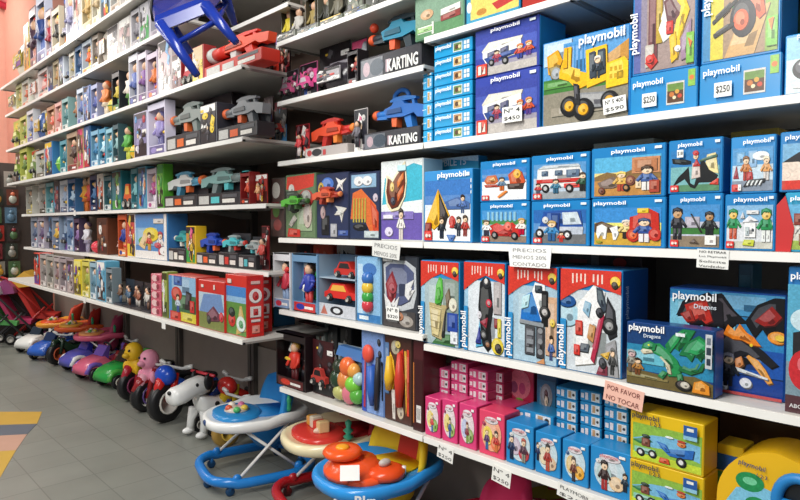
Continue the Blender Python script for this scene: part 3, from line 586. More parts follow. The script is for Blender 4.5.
# ---- bottom shelf right : pink and blue boxes
zb = ZS['base']
XB = D + .015
rnd = random.Random(4)
def oval(label, px0, px1, ytop, body, pal, figs, X=XB, c2='f0dcd8', depth=.08, grp=None):
    r, w_, h_ = carton(label, px0, px1, ytop, X, zb, body, depth, group=grp)
    art = [E(c2, .5, .5, .42, .4), E('e8e0e4', .5, .82, .28, .08), R('f8f6f6', .74, .88, .9, .94), E(pal[0], .35, .45, .2, .22), E(pal[1], .68, .3, .2, .16)]
    for f in figs: art += FIG(*f)
    art += [E(pal[2], .2, .72, .07, .045)]
    pic(r, art, w_ * .94, h_ * .96, -w_ * .47, h_ * .02)
    text(r, 'playmobil', -w_ * .22, h_ * .8, w_ * .44, None, 'c03050' if body[0] == 'd' else 'c04048', 0, -.007)
    return r, w_, h_
PK = 'd83c78'
P = [(425, 440, 398, 'pink toy box with a yellow haired doll, leftmost of the pink front row', ('e8d480', '88b058', 'a03060'), [(.5, .12, .5, 'e04848', '5c6cb0', 'e8c850')]),
     (442, 457, 400, 'pink toy box with a blue dressed doll, second in the pink front row', ('e8d070', 'a0b868', 'a03060'), [(.55, .1, .5, '30589c', '4060a0', '443')]),
     (459, 476, 405, 'pink toy box with a green skirted doll, third in the pink front row', ('b8c0e0', '90a860', '9a2c5c'), [(.5, .12, .5, '8c2c3c', '86a04c', '6a2420')]),
     (479, 504, 412, 'wide pink toy box with two dolls, last of the pink front row', ('f0d860', 'e87850', 'a02c50'), [(.32, .12, .5, '5a3468', '3c6aa0', 'e8c040'), (.72, .12, .5, 'c83830', 'd87840', '2c2420')])]
for p0, p1, yt, lab, pal, fg in P:
    oval(lab, p0, p1, yt, PK if p0 < 479 else 'e04468', pal, fg, c2='e6d4d8' if p0 < 479 else 'f0a888')
P = [(506, 533, 424, 'blue toy box with dark blue knight and red haired figure beside the pink row', ('c8b8c8', 'b84048', 'd8d8d8'), [(.2, .1, .62, '1c2c54', '182440', '203c70'), (.68, .1, .6, '503040', '8c8c80', 'b84838')]),
     (535, 560, 434, 'blue toy box with a red coated pirate, second in the blue front row', ('e0d0b0', 'd8b898', 'd8d0d0'), [(.52, .1, .68, 'a83028', 'b84a38', '201c1c'), (.1, .3, .45, '20305c', '18203c')]),
     (562, 588, 442, 'blue toy box with brown pirate on a raft, third in the blue front row', ('e0c080', 'e8a838', '3c5c8c'), [(.45, .06, .6, '6c3424', '403434', '4a3830')]),
     (590, 630, 450, 'blue toy box with black hatted figure and campfire, last in the blue front row', ('b8d0d0', 'e8c8a0', 'd8d8d8'), [(.36, .1, .66, '301c1c', 'a83030', '1c1818'), (.9, .2, .4, '1c3040', '1c2838')])]
for p0, p1, yt, lab, pal, fg in P:
    oval(lab, p0, p1, yt, '2287c6', pal, fg, c2='c4d8e0')
# pink slim stacks behind
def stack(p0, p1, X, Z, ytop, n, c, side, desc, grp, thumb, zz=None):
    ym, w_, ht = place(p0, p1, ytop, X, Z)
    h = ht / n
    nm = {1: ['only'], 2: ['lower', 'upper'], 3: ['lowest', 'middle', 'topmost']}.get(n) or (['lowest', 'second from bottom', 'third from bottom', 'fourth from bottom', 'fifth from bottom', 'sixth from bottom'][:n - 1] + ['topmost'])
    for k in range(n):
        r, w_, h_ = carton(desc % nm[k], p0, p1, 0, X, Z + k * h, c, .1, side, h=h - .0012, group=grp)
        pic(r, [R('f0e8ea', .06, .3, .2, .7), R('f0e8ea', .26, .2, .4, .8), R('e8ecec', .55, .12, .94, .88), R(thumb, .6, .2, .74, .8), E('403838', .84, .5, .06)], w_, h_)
xs = XB + .09
for p0, p1, yt, n, d in ((433, 449, 368, 6, 'left'), (451, 467, 362, 7, 'second'), (469, 487, 370, 7, 'third')):
    stack(p0, p1, xs, zb, yt, n, 'e05088', 'b83464', 'slim pink toy box %s in the ' + d + ' pink stack behind the dolls row', 'slim pink boxes stacked behind the front row', 'e8a8b8')
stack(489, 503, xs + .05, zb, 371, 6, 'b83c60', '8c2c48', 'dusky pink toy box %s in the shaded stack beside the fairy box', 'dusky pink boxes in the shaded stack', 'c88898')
stack(487, 511, XB + .085, zb, 405, 4, 'd84070', 'b82c50', 'short pink box %s in the stack right behind the wide pink box', 'short pink boxes behind the wide pink box', 'e8b0b8')
r, w_, h_ = carton('deep pink toy box with a green and orange fairy scene, at the back', 506, 533, 366, XB + .19, zb, 'c02c50', .08, '8c2440')
pic(r, [E('d87888', .5, .75, .4, .2), E('8c4868', .3, .7, .14, .08), E('7cb048', .5, .45, .22, .12), E('b04870', .6, .7, .12, .08), G('e08858', .1, .2, .5, .4, .9, .25, .8, .1, .3, .08), E('e8c868', .3, .32, .1, .06)], w_, h_)
r, w_, h_ = carton('dark teal toy box with a red robed figure, right of the fairy box', 536, 556, 373, XB + .17, zb, '1a4c6c', .08, '1a5c88')
pic(r, [R('2c6c8c', .05, .05, .95, .9), E('8c8c8c', .5, .7, .3, .16), FIG(.5, .12, .66, '8c2c2c', '802c28', '503030')], w_, h_)
for p0, p1, yt, n, d, x in ((516, 553, 412, 4, 'wide blue', XB + .085), (556, 577, 388, 7, 'left blue', XB + .1), (580, 601, 391, 7, 'middle blue', XB + .1), (604, 628, 397, 7, 'right blue', XB + .1)):
    stack(p0, p1, x, zb, yt, n, '2890c8', '1a70a8', 'slim blue toy box %s in the ' + d + ' stack above the pirates', 'slim blue boxes stacked behind the pirate row', 'c8a078')
# yellow boxes
def a_yellow(): return [R('8cb848', 0, 0, 1, 1), R('c4d83c', 0, .0, 1, .2), G('78b8dc', .0, .55, .3, .74, .6, .8, .98, .74, .98, .3, .55, .45, .3, .4), G('2c7850', 0, .5, .2, .66, .3, .56, .1, .44), R('8cc8b4', .03, .18, .34, .34), WH(.12, .2, .06, 'ddd'), WH(.3, .22, .06, 'ddd'), G('7c4838', .14, .4, .14, .62, .26, .62, .26, .4), E('28382c', .2, .68, .06, .05), G('2868b8', .4, .5, .5, .46, .62, .5, .9, .6, .88, .36, .7, .3, .55, .3), G('2c6cbc', .36, .62, .5, .58, .56, .4, .5, .38), E('d87838', .72, .68, .06, .07), E('c04838', .72, .76, .06, .03), WH(.72, .2, .07, 'ddd'), G('d8502c', .4, .06, .42, .2, .54, .2, .56, .06), E('e8f0f0', .55, .8, .06, .03)]
rA, wA, hA = None, 0, 0
for lab, yt in (('yellow toy box with a blue tow truck, lower of the stacked pair', 468), ('yellow toy box with a blue tow truck, upper of the stacked pair', 417)):
    if rA is None:
        r, w_, h_ = carton(lab, 629, 703, yt, XB, zb, 'e0b818', .09, 'c8a418'); rA, hA = r, h_; Z_ = zb
    else: r, w_, h_ = carton(lab, 630, 703, yt, XB, zb + hA + .001, 'e4bc18', .09, 'c8a418')
    pic(r, a_yellow(), w_ * .94, h_ * .72, -w_ * .46, h_ * .04)
    text(r, 'playmobil', -w_ * .46, h_ * .84, w_ * .38, None, '24304c', 0, -.006); text(r, '1·2·3', -w_ * .2, h_ * .77, w_ * .14, None, '24304c', 0, -.006)
    pic(r, [R('2458a0', .1, .3, .9, .95), R('8cc0d8', .1, .05, .9, .3), R('e8e8e0', .3, .6, .7, .8)], w_ * .22, h_ * .3, w_ * .24, h_ * .66, y=-.011, name='side_panel')
r, w_, h_ = carton('small yellow and blue toy box behind the tow truck pair', 716, 742, 446, XB + .12, zb, 'd8b41c', .08, 'b8981c'); pic(r, [R('2458a0', .0, .62, .8, .86), R('4c9c5c', 0, .2, .4, .6)], w_, h_)
# round-topped yellow play boat box
ym, w_, h_ = place(716, 822, 452, D + .02, zb)
r = empty('play_boat_box', (D + .02, ym, zb + .0005), RZ); tag(r, 'rounded yellow play boat box with blue wheel and green propellers, bottom right', 'toy box')
pts = [(-w_ / 2, 0), (w_ / 2, 0), (w_ / 2, h_ * .9)] + [(w_ * (.1 - .6 * math.sin(a * PI / 20)), h_ * (.42 + .58 * math.cos(a * PI / 20))) for a in range(0, 11)]
b = MB(); b.prism(pts, 0, .14, ('e6b41a', .3)); b.build('carton', r)
pic(r, [G('7cc0dc', .04, .0, .05, .3, .2, .55, .45, .62, 1, .5, 1, 0), E('d8ecf0', .25, .2, .14, .09), E('1f8c50', .33, .64, .14, .1), E('70c898', .33, .65, .07, .04), E('1f8c50', .4, .4, .12, .1), E('70c898', .38, .42, .05, .04), E('d07818', .6, .3, .08, .08)], w_, h_)
text(r, 'playmobil', -w_ * .28, h_ * .8, w_ * .26, None, '24406c', -.1, -.006); text(r, '1·2·3', -w_ * .1, h_ * .72, w_ * .1, None, '24406c', -.1, -.006)
b = MB(); b.tube([(w_ * (.3 + .2 * math.cos(a * PI / 12)), -.012, h_ * (.56 + .26 * math.sin(a * PI / 12))) for a in range(24)], .012, '1c7cc0', closed=True)
b.tube([(w_ * .12, -.012, h_ * .56), (w_ * .48, -.012, h_ * .56)], .007, '1c7cc0'); b.build('steering_wheel', r)
b = MB(); b.ball((w_ * .3, -.003, h_ * .56), (w_ * .2, .003, h_ * .24), '14181c'); b.build('window', r)
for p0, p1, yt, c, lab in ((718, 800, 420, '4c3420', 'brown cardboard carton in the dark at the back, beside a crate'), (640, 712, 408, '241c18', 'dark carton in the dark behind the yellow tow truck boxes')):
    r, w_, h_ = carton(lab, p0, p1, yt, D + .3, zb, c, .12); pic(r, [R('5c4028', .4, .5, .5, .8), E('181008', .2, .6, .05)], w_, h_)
# ---- upper right shelf t2r
zt = ZS['t2r']
r, w_, h_ = carton('green farm toy box with white fence, at the left end of the upper shelf', 415, 464, -30, D + .02, zt, '6a9c7c', .12, '5a8c9c')
pic(r, [R('7c9c84', 0, 0, 1, 1), R('5c8c60', 0, .0, 1, .3), E('c8a078', .25, .55, .14, .12), G('8c3c38', .55, .4, .95, .46, .95, .3, .55, .28), G('e8e4dc', .55, .56, .95, .6, .95, .46, .55, .42), R('e8ece0', .05, .25, .4, .28), R('e8ece0', .05, .12, .4, .15), R('e8ece0', .36, .05, .4, .34), R('9cc880', .04, .15, .36, .25)], w_ * .96, h_ * .95, -w_ * .48, h_ * .03)
r, w_, h_ = carton('blue toy box with a red and white boat on yellow water', 466, 520, -40, D + .02, zt, '2284b4', .12, '1d74a4')
pic(r, [R('3c94b8', 0, 0, 1, 1), R('e0c868', .08, .06, 1, 1), G('b83c38', .5, .25, .6, .12, .95, .2, 1, .36), G('e8dcd0', .5, .3, 1, .45, 1, .36), E('b88038', .3, .16, .1, .06), E('d8e4e4', .05, .3, .05, .1)], w_ * .96, h_ * .95, -w_ * .48, h_ * .03)
r, w_, h_ = carton('dark red toy box right of the boat box on the upper shelf', 522, 560, -60, D + .02, zt, 'a83028', .12)
# price tags & notes
def note(label, px, py, wpx, hpx, X, lines, c='f2f0ea', tcol='555', rot=0.0, tilt=0.0, grp=None, name='paper_sign', cat='paper sign'):
    Y0 = y_at(px - wpx / 2, X, 1.2); Y1 = y_at(px + wpx / 2, X, 1.2); ym = (Y0 + Y1) / 2
    zc = z_at(py, X, ym); hh = z_at(py - hpx / 2, X, ym) - z_at(py + hpx / 2, X, ym); ww = Y0 - Y1
    r = empty(name, (X, ym, zc - hh / 2), RZ); tag(r, label, cat, grp)
    ca, sa = math.cos(rot), math.sin(rot)
    def T(a, q): return (a * ca - q * sa, hh / 2 + a * sa + q * ca)
    b = MB(); P4 = [T(-ww / 2, -hh / 2), T(ww / 2, -hh / 2), T(ww / 2 + tilt, hh / 2), T(-ww / 2 - tilt, hh / 2)]
    b.prism(P4, 0, .0008, (c, .6)); b.build('paper', r)
    n = len(lines)
    for i, l in enumerate(lines):
        a, q = T(-ww * .42, hh / 2 - (i + .8) * hh / n)
        text(r, l, a, q, ww * .84, hh * .5 / n, tcol, rot, -.0012, heavy=.0)
    return r
XN = D - .006
note('pale pink handwritten sign asking customers not to touch, over the slim blue stacks', 626, 396, 40, 20, XN, ['POR FAVOR', 'NO TOCAR'], 'f0bcaa', '7a3c38', -.12)
note('white handwritten note on the shelf edge under the ninja box', 713, 259, 32, 19, XN, ['NO RETIRAR', 'Los Playmobil', 'Solicite', 'Vendedor'], 'eeeeea', '222', -.03)
note('white paper sign hanging from the shelf under the snowmobile and ambulance boxes', 530, 257, 40, 21, XN, ['PRECIOS', 'MENOS 20%', 'CONTADO'], 'f6f6f4', '999', 0, .006)
note('white paper sign hanging crooked under the big playset box', 386, 250, 27, 16, XN, ['PRECIOS', 'MENOS 20%'], 'e4e4e0', '888', -.08, .004)
note('small white price tag under the pink doll boxes, left one', 446, 453, 16, 15, XN, ['Nº 4', '$250'], rot=-.12, name='price_tag', cat='price tag')
note('small white price tag under the wide pink doll box', 503, 476, 19, 17, XN, ['Nº 4', '$250'], rot=-.12, name='price_tag', cat='price tag')
note('wide white price tag at the bottom edge under the pirate boxes', 578, 496, 36, 14, XN, ['PLAYMOBIL', '$250'], rot=-.12, name='price_tag', cat='price tag')

# ================================================================== TOYS FOR THE FAR RACKS AND THE MIDDLE BAY
def darker(c, k=.6):
    c = c.lstrip('#')
    if len(c) == 3: c = ''.join(x * 2 for x in c)
    return ''.join('%02x' % int(int(c[i:i + 2], 16) * k) for i in (0, 2, 4))
def randart(rnd, cols):
    acc = rnd.choice([['d83028', 'f0c838'], ['2858b0', 'f08838'], ['2c9c48', 'd84878'], ['6c3c98', '40a8c8'], ['b02838', '58a0d8']])
    P = cols + ['f8f4ec', 'f0ece8', '141418', '26262c', darker(cols[0], .4)] + acc
    a = [R(rnd.choice(cols), 0, 0, 1, 1), R(rnd.choice(P), 0, 0, 1, rnd.uniform(.2, .45)), R(rnd.choice(P), 0, rnd.uniform(.78, .88), 1, 1)]
    for i in range(13):
        x, y, r1 = rnd.uniform(.1, .9), rnd.uniform(.12, .88), rnd.uniform(.06, .2)
        t = rnd.random()
        if t < .4: a.append(E(rnd.choice(P), x, y, r1, r1 * rnd.uniform(.4, 1)))
        elif t < .75: a.append(G(rnd.choice(P), x - r1, y - r1 * .5, x + r1 * .4, y - r1, x + r1, y + r1 * .4, x - r1 * .2, y + r1))
        else: a.append(R(rnd.choice(P), x - r1, y - r1 * .3, x + r1, y + r1 * .3))
    a += FIG(rnd.uniform(.3, .7), .08, rnd.uniform(.4, .7), rnd.choice(cols), rnd.choice(P), rnd.choice(P))
    return a
def doll(b, x, y, z, h, body, legs, hair, skin='dcb090'):
    w_ = h * .135
    b.tube([(x - w_ * .45, y, z), (x - w_ * .45, y, z + h * .42)], [w_ * .32, w_ * .42], legs, 8)
    b.tube([(x + w_ * .45, y, z), (x + w_ * .45, y, z + h * .42)], [w_ * .32, w_ * .42], legs, 8)
    b.lathe([(w_ * .7, h * .38), (w_ * .95, h * .42), (w_ * .75, h * .55), (w_ * 1.0, h * .72), (w_ * .4, h * .77)], body, (x, y, z), 'z', 10)
    for s in (-1, 1): b.tube([(x + s * w_ * .95, y, z + h * .71), (x + s * w_ * 1.35, y - w_ * .3, z + h * .55), (x + s * w_ * 1.2, y - w_ * .9, z + h * .44)], [w_ * .34, w_ * .3, w_ * .24], body, 8)
    b.ball((x, y, z + h * .86), (w_ * .75, w_ * .75, h * .12), skin, 10, 8)
    b.ball((x, y + w_ * .25, z + h * .9), (w_ * .85, w_ * .75, h * .11), hair, 10, 8)
def vehicle(b, x, y, z, w_, h_, c, win='223', wh='1c1c1e', d=.05):
    b.prism([(x - w_ * .5, z + h_ * .2), (x + w_ * .5, z + h_ * .2), (x + w_ * .48, z + h_ * .55), (x + w_ * .28, z + h_ * .6), (x + w_ * .15, z + h_), (x - w_ * .25, z + h_), (x - w_ * .38, z + h_ * .6), (x - w_ * .5, z + h_ * .5)], y - d / 2, y + d / 2, c)
    b.prism([(x - w_ * .3, z + h_ * .6), (x + w_ * .2, z + h_ * .6), (x + w_ * .12, z + h_ * .92), (x - w_ * .22, z + h_ * .92)], y - d / 2 - .001, y + d / 2 + .001, win)
    for s in (-.3, .3): b.wheel((x + s * w_, y - d / 2, z + h_ * .22), h_ * .22, .014, wh, 'b8b4ac')
def blaster(root, x, y, z, L, c1, c2, c3, flip=1, zs=.78):
    """toy gun lying on its side of the display: body, barrel, tip, grip, magazine"""
    f = flip; h_ = L * .16
    P = lambda pts: [(x + f * a * L, z + q * L * zs) for a, q in (pts if f > 0 else pts[::-1])]
    b = MB(); b.prism(P([(-.5, .12), (-.48, -.06), (-.36, -.04), (-.3, .04), (-.12, .0), (.2, .02), (.24, .16), (.1, .2), (.06, .26), (-.1, .26), (-.14, .2), (-.34, .17)]), y - .02, y + .02, c1)
    b.prism(P([(-.1, .07), (.18, .07), (.16, .14), (-.08, .15)]), y - .024, y + .024, darker(c1, .7)); b.build('blaster_body', root)
    b = MB(); b.tube([(x + f * .2 * L, y, z + .1 * zs * L), (x + f * .42 * L, y, z + .1 * zs * L)], L * .05, c1 if c3 == c2 else c3, 12); b.prism(P([(.2, .0), (.4, .02), (.38, .06), (.2, .06)]), y - .014, y + .014, c3); b.build('barrel', root)
    b = MB(); b.prism(P([(-.3, .26), (.16, .27), (.16, .3), (.05, .34), (-.12, .34), (-.3, .3)]), y - .01, y + .01, c3); b.prism(P([(-.28, .17), (-.24, .17), (-.22, .27), (-.26, .27)]), y - .008, y + .008, c3); b.prism(P([(.06, .2), (.1, .2), (.1, .28), (.06, .28)]), y - .008, y + .008, c3); b.build('sight_rail', root)
    b = MB(); b.lathe([(L * .05, 0), (L * .065, .01), (L * .065, L * .08), (L * .045, L * .09)], c2, (x + f * .4 * L - (L * .09 if f < 0 else 0), y, z + .1 * zs * L), 'x', 12); b.build('barrel_tip', root)
    b = MB(); b.prism(P([(-.22, .04), (-.26, -.18), (-.17, -.2), (-.1, .03)]), y - .014, y + .014, c3); b.build('grip', root)
    b = MB(); b.prism(P([(.02, .03), (.03, -.14), (.11, -.13), (.12, .03)]), y - .014, y + .014, c2); b.build('magazine', root)
def pebble(b, x, y, z, w_, h_, d, c, seed=1):
    """soft lumpy sack"""
    rnd = random.Random(seed); pts = []
    o = len(b.v); b.ball((x, y, z + h_ / 2), (w_ / 2, d / 2, h_ / 2), c, 14, 8)
    for i in range(o, len(b.v)):
        vx, vy, vz = b.v[i]; k = 1 + rnd.uniform(-.1, .1)
        b.v[i] = (x + (vx - x) * k, y + (vy - y) * k, z + h_ / 2 + (vz - z - h_ / 2) * (1 + rnd.uniform(-.06, .06)) if vz > z + .01 else vz)
KINDS = dict(box='toy box', win='window toy box', fig='doll', ball='ball', bag='toy bag', gun='toy blaster', card='toy card', set='figure set', veh='toy vehicle')
NAMES = dict(box='toy_box', win='window_toy_box', fig='doll', ball='play_ball', bag='toy_bag', gun='toy_blaster', card='toy_card', set='figure_set', veh='toy_vehicle')
SEEN = set()
def item(line, X, Z, where, seed, depth=None, cap=9.0, xoff=.02, grp=None):
    parts, desc = line.split('|')
    t = parts.split(); p0, p1, yt, kind = float(t[0]), float(t[1]), float(t[2]), t[3]; c = t[4:]
    rnd = random.Random(seed * 7 + int(p0))
    lab = desc.strip() + ' ' + where
    assert lab not in SEEN, lab
    SEEN.add(lab)
    X = X + xoff
    ym, w_, h_ = place(p0 + .4, p1 - .4, yt, X, Z)
    if ym + w_ / 2 > FY1 - .01: return
    h_ = max(min(h_, cap, headroom(ym, w_, Z) if X > 1.49 else 9), .03)
    d = depth or min(.16, max(.06, w_ * .6))
    r = empty(NAMES[kind], (X, ym, Z + .0006), RZ)
    tag(r, lab, KINDS[kind], grp)
    c1, c2, c3 = (c + ['e8e0d8', 'a03838', '404858'])[:3] if len(c) < 3 else c[:3]
    if kind == 'box':
        b = MB(); b.rbox(-w_ / 2, w_ / 2, 0, d, 0, h_, (c1, .35), .003); b.build('carton', r)
        pic(r, randart(rnd, [c1, c2, c3]), w_ * .9, h_ * .94, -w_ * .45, h_ * .03)
    elif kind == 'win':
        d = min(d, .055)
        t_ = min(.008, w_ * .06)
        b = MB()
        b.box(-w_ / 2, w_ / 2, d - .004, d, 0, h_, (c1, .4)); b.box(-w_ / 2, -w_ / 2 + t_, 0, d - .004, 0, h_, (c1, .4)); b.box(w_ / 2 - t_, w_ / 2, 0, d - .004, 0, h_, (c1, .4))
        b.box(-w_ / 2 + t_, w_ / 2 - t_, 0, d - .004, h_ - .006, h_, (c1, .4)); b.box(-w_ / 2 + t_, w_ / 2 - t_, 0, d - .004, 0, .008, (c1, .4))
        b.box(-w_ / 2 + t_, w_ / 2 - t_, 0, .003, 0, h_ * .18, (c1, .4)); b.box(-w_ / 2 + t_, w_ / 2 - t_, 0, .003, h_ * .86, h_, (c1, .4)); b.build('carton', r)
        pic(r, [R(c3, 0, 0, 1, 1), E(c2, .3, .5, .2, .35), R('f0ece8', .5, .3, .9, .6)], w_ * .84, h_ * .15, -w_ * .42, h_ * .015)
        b = MB()
        pic(r, randart(rnd, [c2, c1, c3])[:-7], w_ * .8, h_ * .62, -w_ * .4, h_ * .2, y=d - .006, name='inner_print')
        for q in range(3):
            b.ball((rnd.uniform(-.32, .32) * w_, d * .3, h_ * rnd.uniform(.22, .8)), (w_ * .12, .008, h_ * rnd.uniform(.03, .07)), rnd.choice([c2, c3, 'f0ece4', '18181c', 'd83830', 'e8c038']), 8, 6)
        if w_ > h_ * 1.1: vehicle(b, 0, d * .5, .012, w_ * .75, h_ * .6, c2, c3, d=d * .5); b.build('toy_car', r)
        else: doll(b, 0, d * .45, .01, h_ * .8, c2, c3, rnd.choice(['3a2418', 'c89840', '201818', c3])); b.build('toy_figure', r)
    elif kind == 'card':
        b = MB(); b.box(-w_ / 2, w_ / 2, .03, .033, 0, h_, (c1, .4)); b.build('backing_card', r)
        pic(r, randart(rnd, [c1, c2, c3]), w_ * .96, h_ * .96, -w_ * .48, h_ * .02, y=.029)
        b = MB()
        if rnd.random() < .5: vehicle(b, 0, .014, h_ * .2, w_ * .7, min(h_ * .4, w_ * .5), c2, c3, d=.02)
        else: doll(b, 0, .012, h_ * .12, h_ * .6, c2, c3, '3a2c20')
        b.build('toy', r)
    elif kind == 'set':
        b = MB(); b.box(-w_ / 2, w_ / 2, 0, d, 0, .012, (c1, .4)); b.box(-w_ / 2, w_ / 2, d - .004, d, .012, h_, (c1, .4)); b.build('tray', r)
        n = max(2, int(w_ / .07))
        for i in range(n):
            b = MB(); doll(b, -w_ / 2 + (i + .5) * w_ / n, d * .4 + .02 * (i % 2), .013, h_ * rnd.uniform(.65, .9), c[(1 + i) % len(c)], c[(2 + i) % len(c)], '302420'); b.build('figurine', r)
    elif kind == 'fig':
        b = MB(); doll(b, 0, d * .5, 0, h_, c1, c2, c3); b.build('body', r)
        b = MB(); b.lathe([(h_ * .14, h_ * .3), (h_ * .1, h_ * .42), (h_ * .09, h_ * .5)], c2, (0, d * .5, 0), 'z', 10); b.build('skirt', r)
    elif kind == 'ball':
        rr = min(w_, h_) / 2; b = MB(); b.ball((0, rr, rr), rr, (c1, .3), 16, 10); b.build('ball', r)
        b = MB(); b.tube([(rr * 1.01 * math.cos(a * PI / 8), rr + rr * 1.01 * math.sin(a * PI / 8), rr) for a in range(16)], rr * .06, c2, 6, closed=True); b.build('stripe', r)
    elif kind == 'bag':
        b = MB(); pebble(b, 0, d * .5, 0, w_, h_, d, (c1, .25), seed); b.build('sack', r)
        b = MB(); b.box(-w_ * .36, w_ * .36, -.004, 0.0, h_ * .3, h_ * .72, c2); b.prism([(-w_ * .3, h_ * .95), (w_ * .3, h_ * .95), (w_ * .34, h_ * 1.06), (-w_ * .34, h_ * 1.06)], d * .46, d * .54, c3); b.build('label_card', r)
        pic(r, randart(rnd, [c1, c2, c3]), w_ * .7, h_ * .4, -w_ * .35, h_ * .31, y=-.006)
    elif kind == 'veh':
        b = MB(); vehicle(b, 0, d * .5, 0, w_, h_, c1, c2, d=d * .8); b.build('body', r)
    elif kind == 'gun':
        hb = h_ * .34
        b = MB(); b.rbox(-w_ / 2, w_ / 2, 0, .09, 0, hb, (darker(c3, .9) if len(c) > 3 else '2a2a2e', .4), .003); b.box(-w_ * .46, w_ * .46, .075, .08, hb, h_ * .78, ('2a2a30', .5)); b.build('display_tray', r)
        pic(r, [R('c4c4c0', .05, .15, .3, .8), R(c2, .35, .2, .55, .7), R('e8e4dc', .62, .2, .9, .5), R('585c60', .62, .6, .95, .85)], w_, hb)
        L_ = w_ * 1.06
        zs_ = min(.78, (h_ - hb) / (L_ * .52))
        blaster(r, 0, .045, hb + L_ * .2 * zs_, L_, c1, c2, c3, zs=zs_, flip=1 if 'pointing right' in desc or rnd.random() < .5 else -1)
    return r

